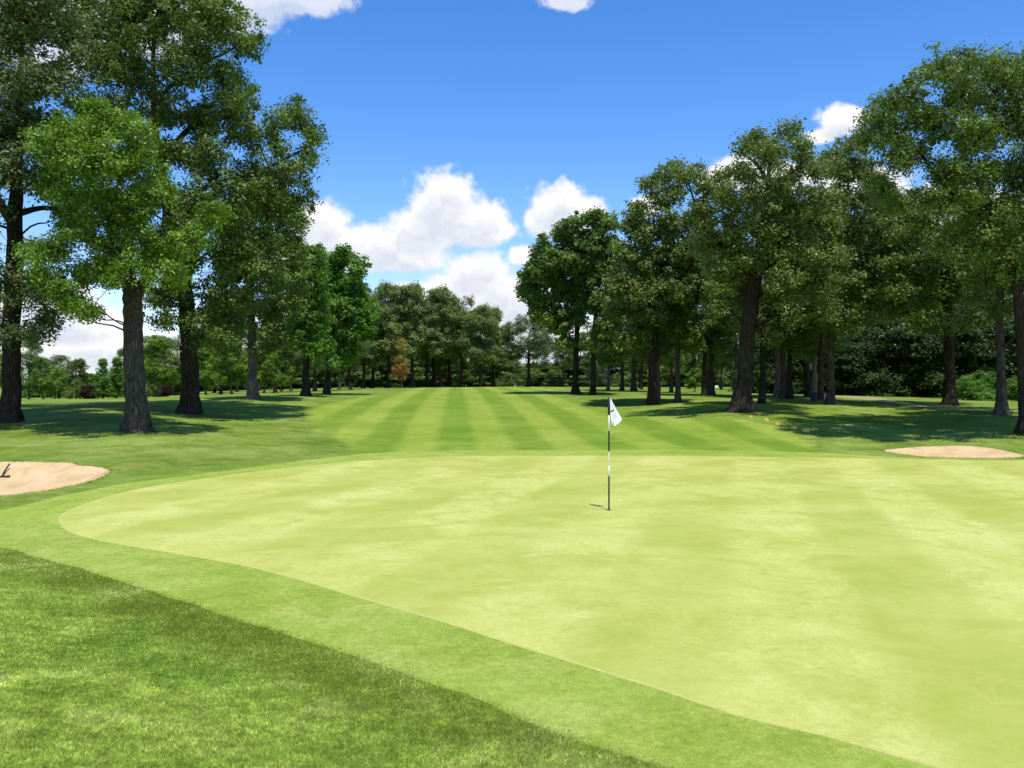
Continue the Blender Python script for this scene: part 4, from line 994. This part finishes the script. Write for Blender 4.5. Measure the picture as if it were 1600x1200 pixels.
# ------------------------------------------------------------------ sky, sun, camera
world = bpy.data.worlds.new('World'); scene.world = world; world.use_nodes = True
def cloud_uv(px, py):
    az = math.atan((px - CX) / FPX); el = math.atan((CY - py) / FPX * math.cos(az))
    return az * 13.5, el * 13.5
CL = [(690, 330, 55, 60), (735, 345, 60, 45), (655, 360, 55, 40), (770, 365, 40, 24), (600, 385, 60, 32), (540, 380, 55, 35), (500, 355, 45, 40), (640, 400, 70, 26), (560, 400, 70, 24), (705, 300, 30, 38), (450, 400, 60, 40),
      (875, 322, 48, 40), (915, 335, 38, 30), (850, 345, 30, 26), (885, 360, 40, 18),
      (745, 425, 55, 32), (700, 455, 60, 30), (780, 455, 50, 32), (740, 480, 110, 30), (820, 475, 55, 45), (820, 400, 40, 16), (650, 460, 40, 22), (840, 520, 90, 40),
      (455, 0, 85, 22), (380, 8, 80, 24), (300, 10, 120, 40), (180, 20, 120, 60), (60, 40, 120, 60), (885, 3, 45, 14),
      (1312, 190, 34, 22), (1285, 215, 26, 14), (1335, 182, 20, 14),
      (1150, 270, 40, 24), (1120, 285, 30, 22), (1220, 280, 70, 26), (1005, 325, 26, 20), (1340, 290, 70, 30), (1470, 330, 90, 40),
      (110, 500, 90, 22), (150, 545, 110, 22), (80, 540, 80, 20), (60, 470, 80, 30), (300, 560, 160, 30), (520, 560, 200, 36), (1000, 560, 260, 40), (1400, 560, 300, 40), (130, 585, 200, 22)]
grp = bpy.data.node_groups.new('cloud_density', 'ShaderNodeTree')
grp.interface.new_socket('UV', in_out='INPUT', socket_type='NodeSocketVector')
grp.interface.new_socket('Density', in_out='OUTPUT', socket_type='NodeSocketFloat')
gt = NT(grp)
gi = gt.n('NodeGroupInput'); go = gt.n('NodeGroupOutput'); uv = gi.outputs[0]
wv = gt.n('ShaderNodeTexNoise', {'Vector': uv, 'Scale': 1.1, 'Detail': 5.0, 'Roughness': 0.6}).outputs['Color']
uvw = gt.vmath('ADD', uv, gt.vmath('MULTIPLY', gt.vmath('SUBTRACT', wv, (0.5, 0.5, 0.5)), (0.34, 0.28, 0.0)))
acc_l = None
for px, py, rx_, ry_ in CL:
    u0, v0 = cloud_uv(px, py)
    l = gt.vmath('LENGTH', gt.vmath('MULTIPLY', gt.vmath('SUBTRACT', uvw, (u0, v0, 0)), (100.0 / rx_ / 1.18, 100.0 / ry_ / 1.18, 0)))
    acc_l = l if acc_l is None else gt.math('SMOOTH_MIN', acc_l, l, 0.22)
n1 = gt.noise(uv, 2.6, 7, 0.58, 0.25)
bil = gt.math('ABSOLUTE', gt.math('SUBTRACT', gt.noise(uv, 4.2, 4, 0.5), 0.5))
den = gt.math('SUBTRACT', 1.0, acc_l)
den = gt.math('ADD', den, gt.math('MULTIPLY', gt.math('SUBTRACT', n1, 0.5), 0.95))
den = gt.math('SUBTRACT', den, gt.math('MULTIPLY', bil, 0.55))
gt.link(den, go.inputs[0])

wt = NT(world.node_tree)
dirv = wt.vmath('NORMALIZE', wt.n('ShaderNodeTexCoord').outputs['Generated'])
sep = wt.n('ShaderNodeSeparateXYZ', {0: dirv})
az = wt.math('ARCTAN2', sep.outputs[0], sep.outputs[1]); el = wt.math('ARCSINE', sep.outputs[2])
uvn = wt.n('ShaderNodeCombineXYZ', {0: wt.math('MULTIPLY', az, 13.5), 1: wt.math('MULTIPLY', el, 13.5), 2: 0.0}).outputs[0]
def dens(off):
    g = wt.n('ShaderNodeGroup'); g.node_tree = grp
    wt.link(wt.vmath('ADD', uvn, off), g.inputs[0]); return g.outputs[0]
d0 = dens((0, 0, 0)); d1 = dens((0.05, 0.22, 0))
mask = wt.math('MULTIPLY', wt.mapr(d0, -0.02, 0.38), wt.mapr(el, 0.28, 0.40, 1.0, 0.72))
shade = wt.mapr(d1, 0.12, 0.75)
fine = wt.noise(uvn, 3.5, 6, 0.6)
shade = wt.math('MULTIPLY', shade, wt.mapr(fine, 0.3, 0.7, 0.6, 1.1))
ccol = wt.mix(shade, (1.0, 1.0, 1.0), (0.72, 0.775, 0.88))
sky = wt.n('ShaderNodeTexSky', sky_type='NISHITA', sun_disc=False, sun_elevation=SUN_EL, sun_rotation=math.atan2(SUN_DIR.x, SUN_DIR.y), altitude=200.0, air_density=1.0, dust_density=0.3, ozone_density=2.0)
hs = wt.n('ShaderNodeHueSaturation', {'Hue': 0.5, 'Saturation': 1.36, 'Value': 1.03, 'Fac': 1.0, 'Color': sky.outputs[0]})
bg1 = wt.n('ShaderNodeBackground', {'Color': wt.vmath('MULTIPLY', hs.outputs[0], (0.95, 0.86, 1.0)), 'Strength': 0.14})
bg2 = wt.n('ShaderNodeBackground', {'Color': ccol, 'Strength': 0.67})
ms_ = wt.n('ShaderNodeMixShader', {0: mask, 1: bg1.outputs[0], 2: bg2.outputs[0]})
wo = wt.n('ShaderNodeOutputWorld'); wt.link(ms_.outputs[0], wo.inputs[0])
world.cycles.sampling_method = 'MANUAL'; world.cycles.sample_map_resolution = 512

sl = bpy.data.lights.new('Sun', 'SUN'); sl.energy = 3.5; sl.angle = math.radians(0.5); sl.color = (1.0, 0.955, 0.88)
so = bpy.data.objects.new('Sun', sl); COL.objects.link(so)
so.rotation_euler = SUN_DIR.to_track_quat('Z', 'Y').to_euler(); so.location = (0, 0, 60)

cam = bpy.data.cameras.new('Camera'); cam.sensor_width = 36; cam.lens = FPX / 1600 * 36; cam.clip_end = 6000; cam.clip_start = 0.05
co = bpy.data.objects.new('Camera', cam); COL.objects.link(co)
co.location = (0, 0, CAMZ); co.rotation_euler = (math.radians(90), 0, 0)
scene.camera = co
scene.view_settings.view_transform = 'Standard'; scene.view_settings.look = 'None'
scene.view_settings.exposure = 0.6; scene.view_settings.gamma = 1.0
scene.render.engine = 'CYCLES'
cy = scene.cycles
cy.max_bounces = 6; cy.diffuse_bounces = 3; cy.glossy_bounces = 2; cy.transmission_bounces = 4; cy.transparent_max_bounces = 4
cy.use_denoising = True
try: cy.denoiser = 'OPENIMAGEDENOISE'
except Exception: pass
cy.sample_clamp_indirect = 6.0
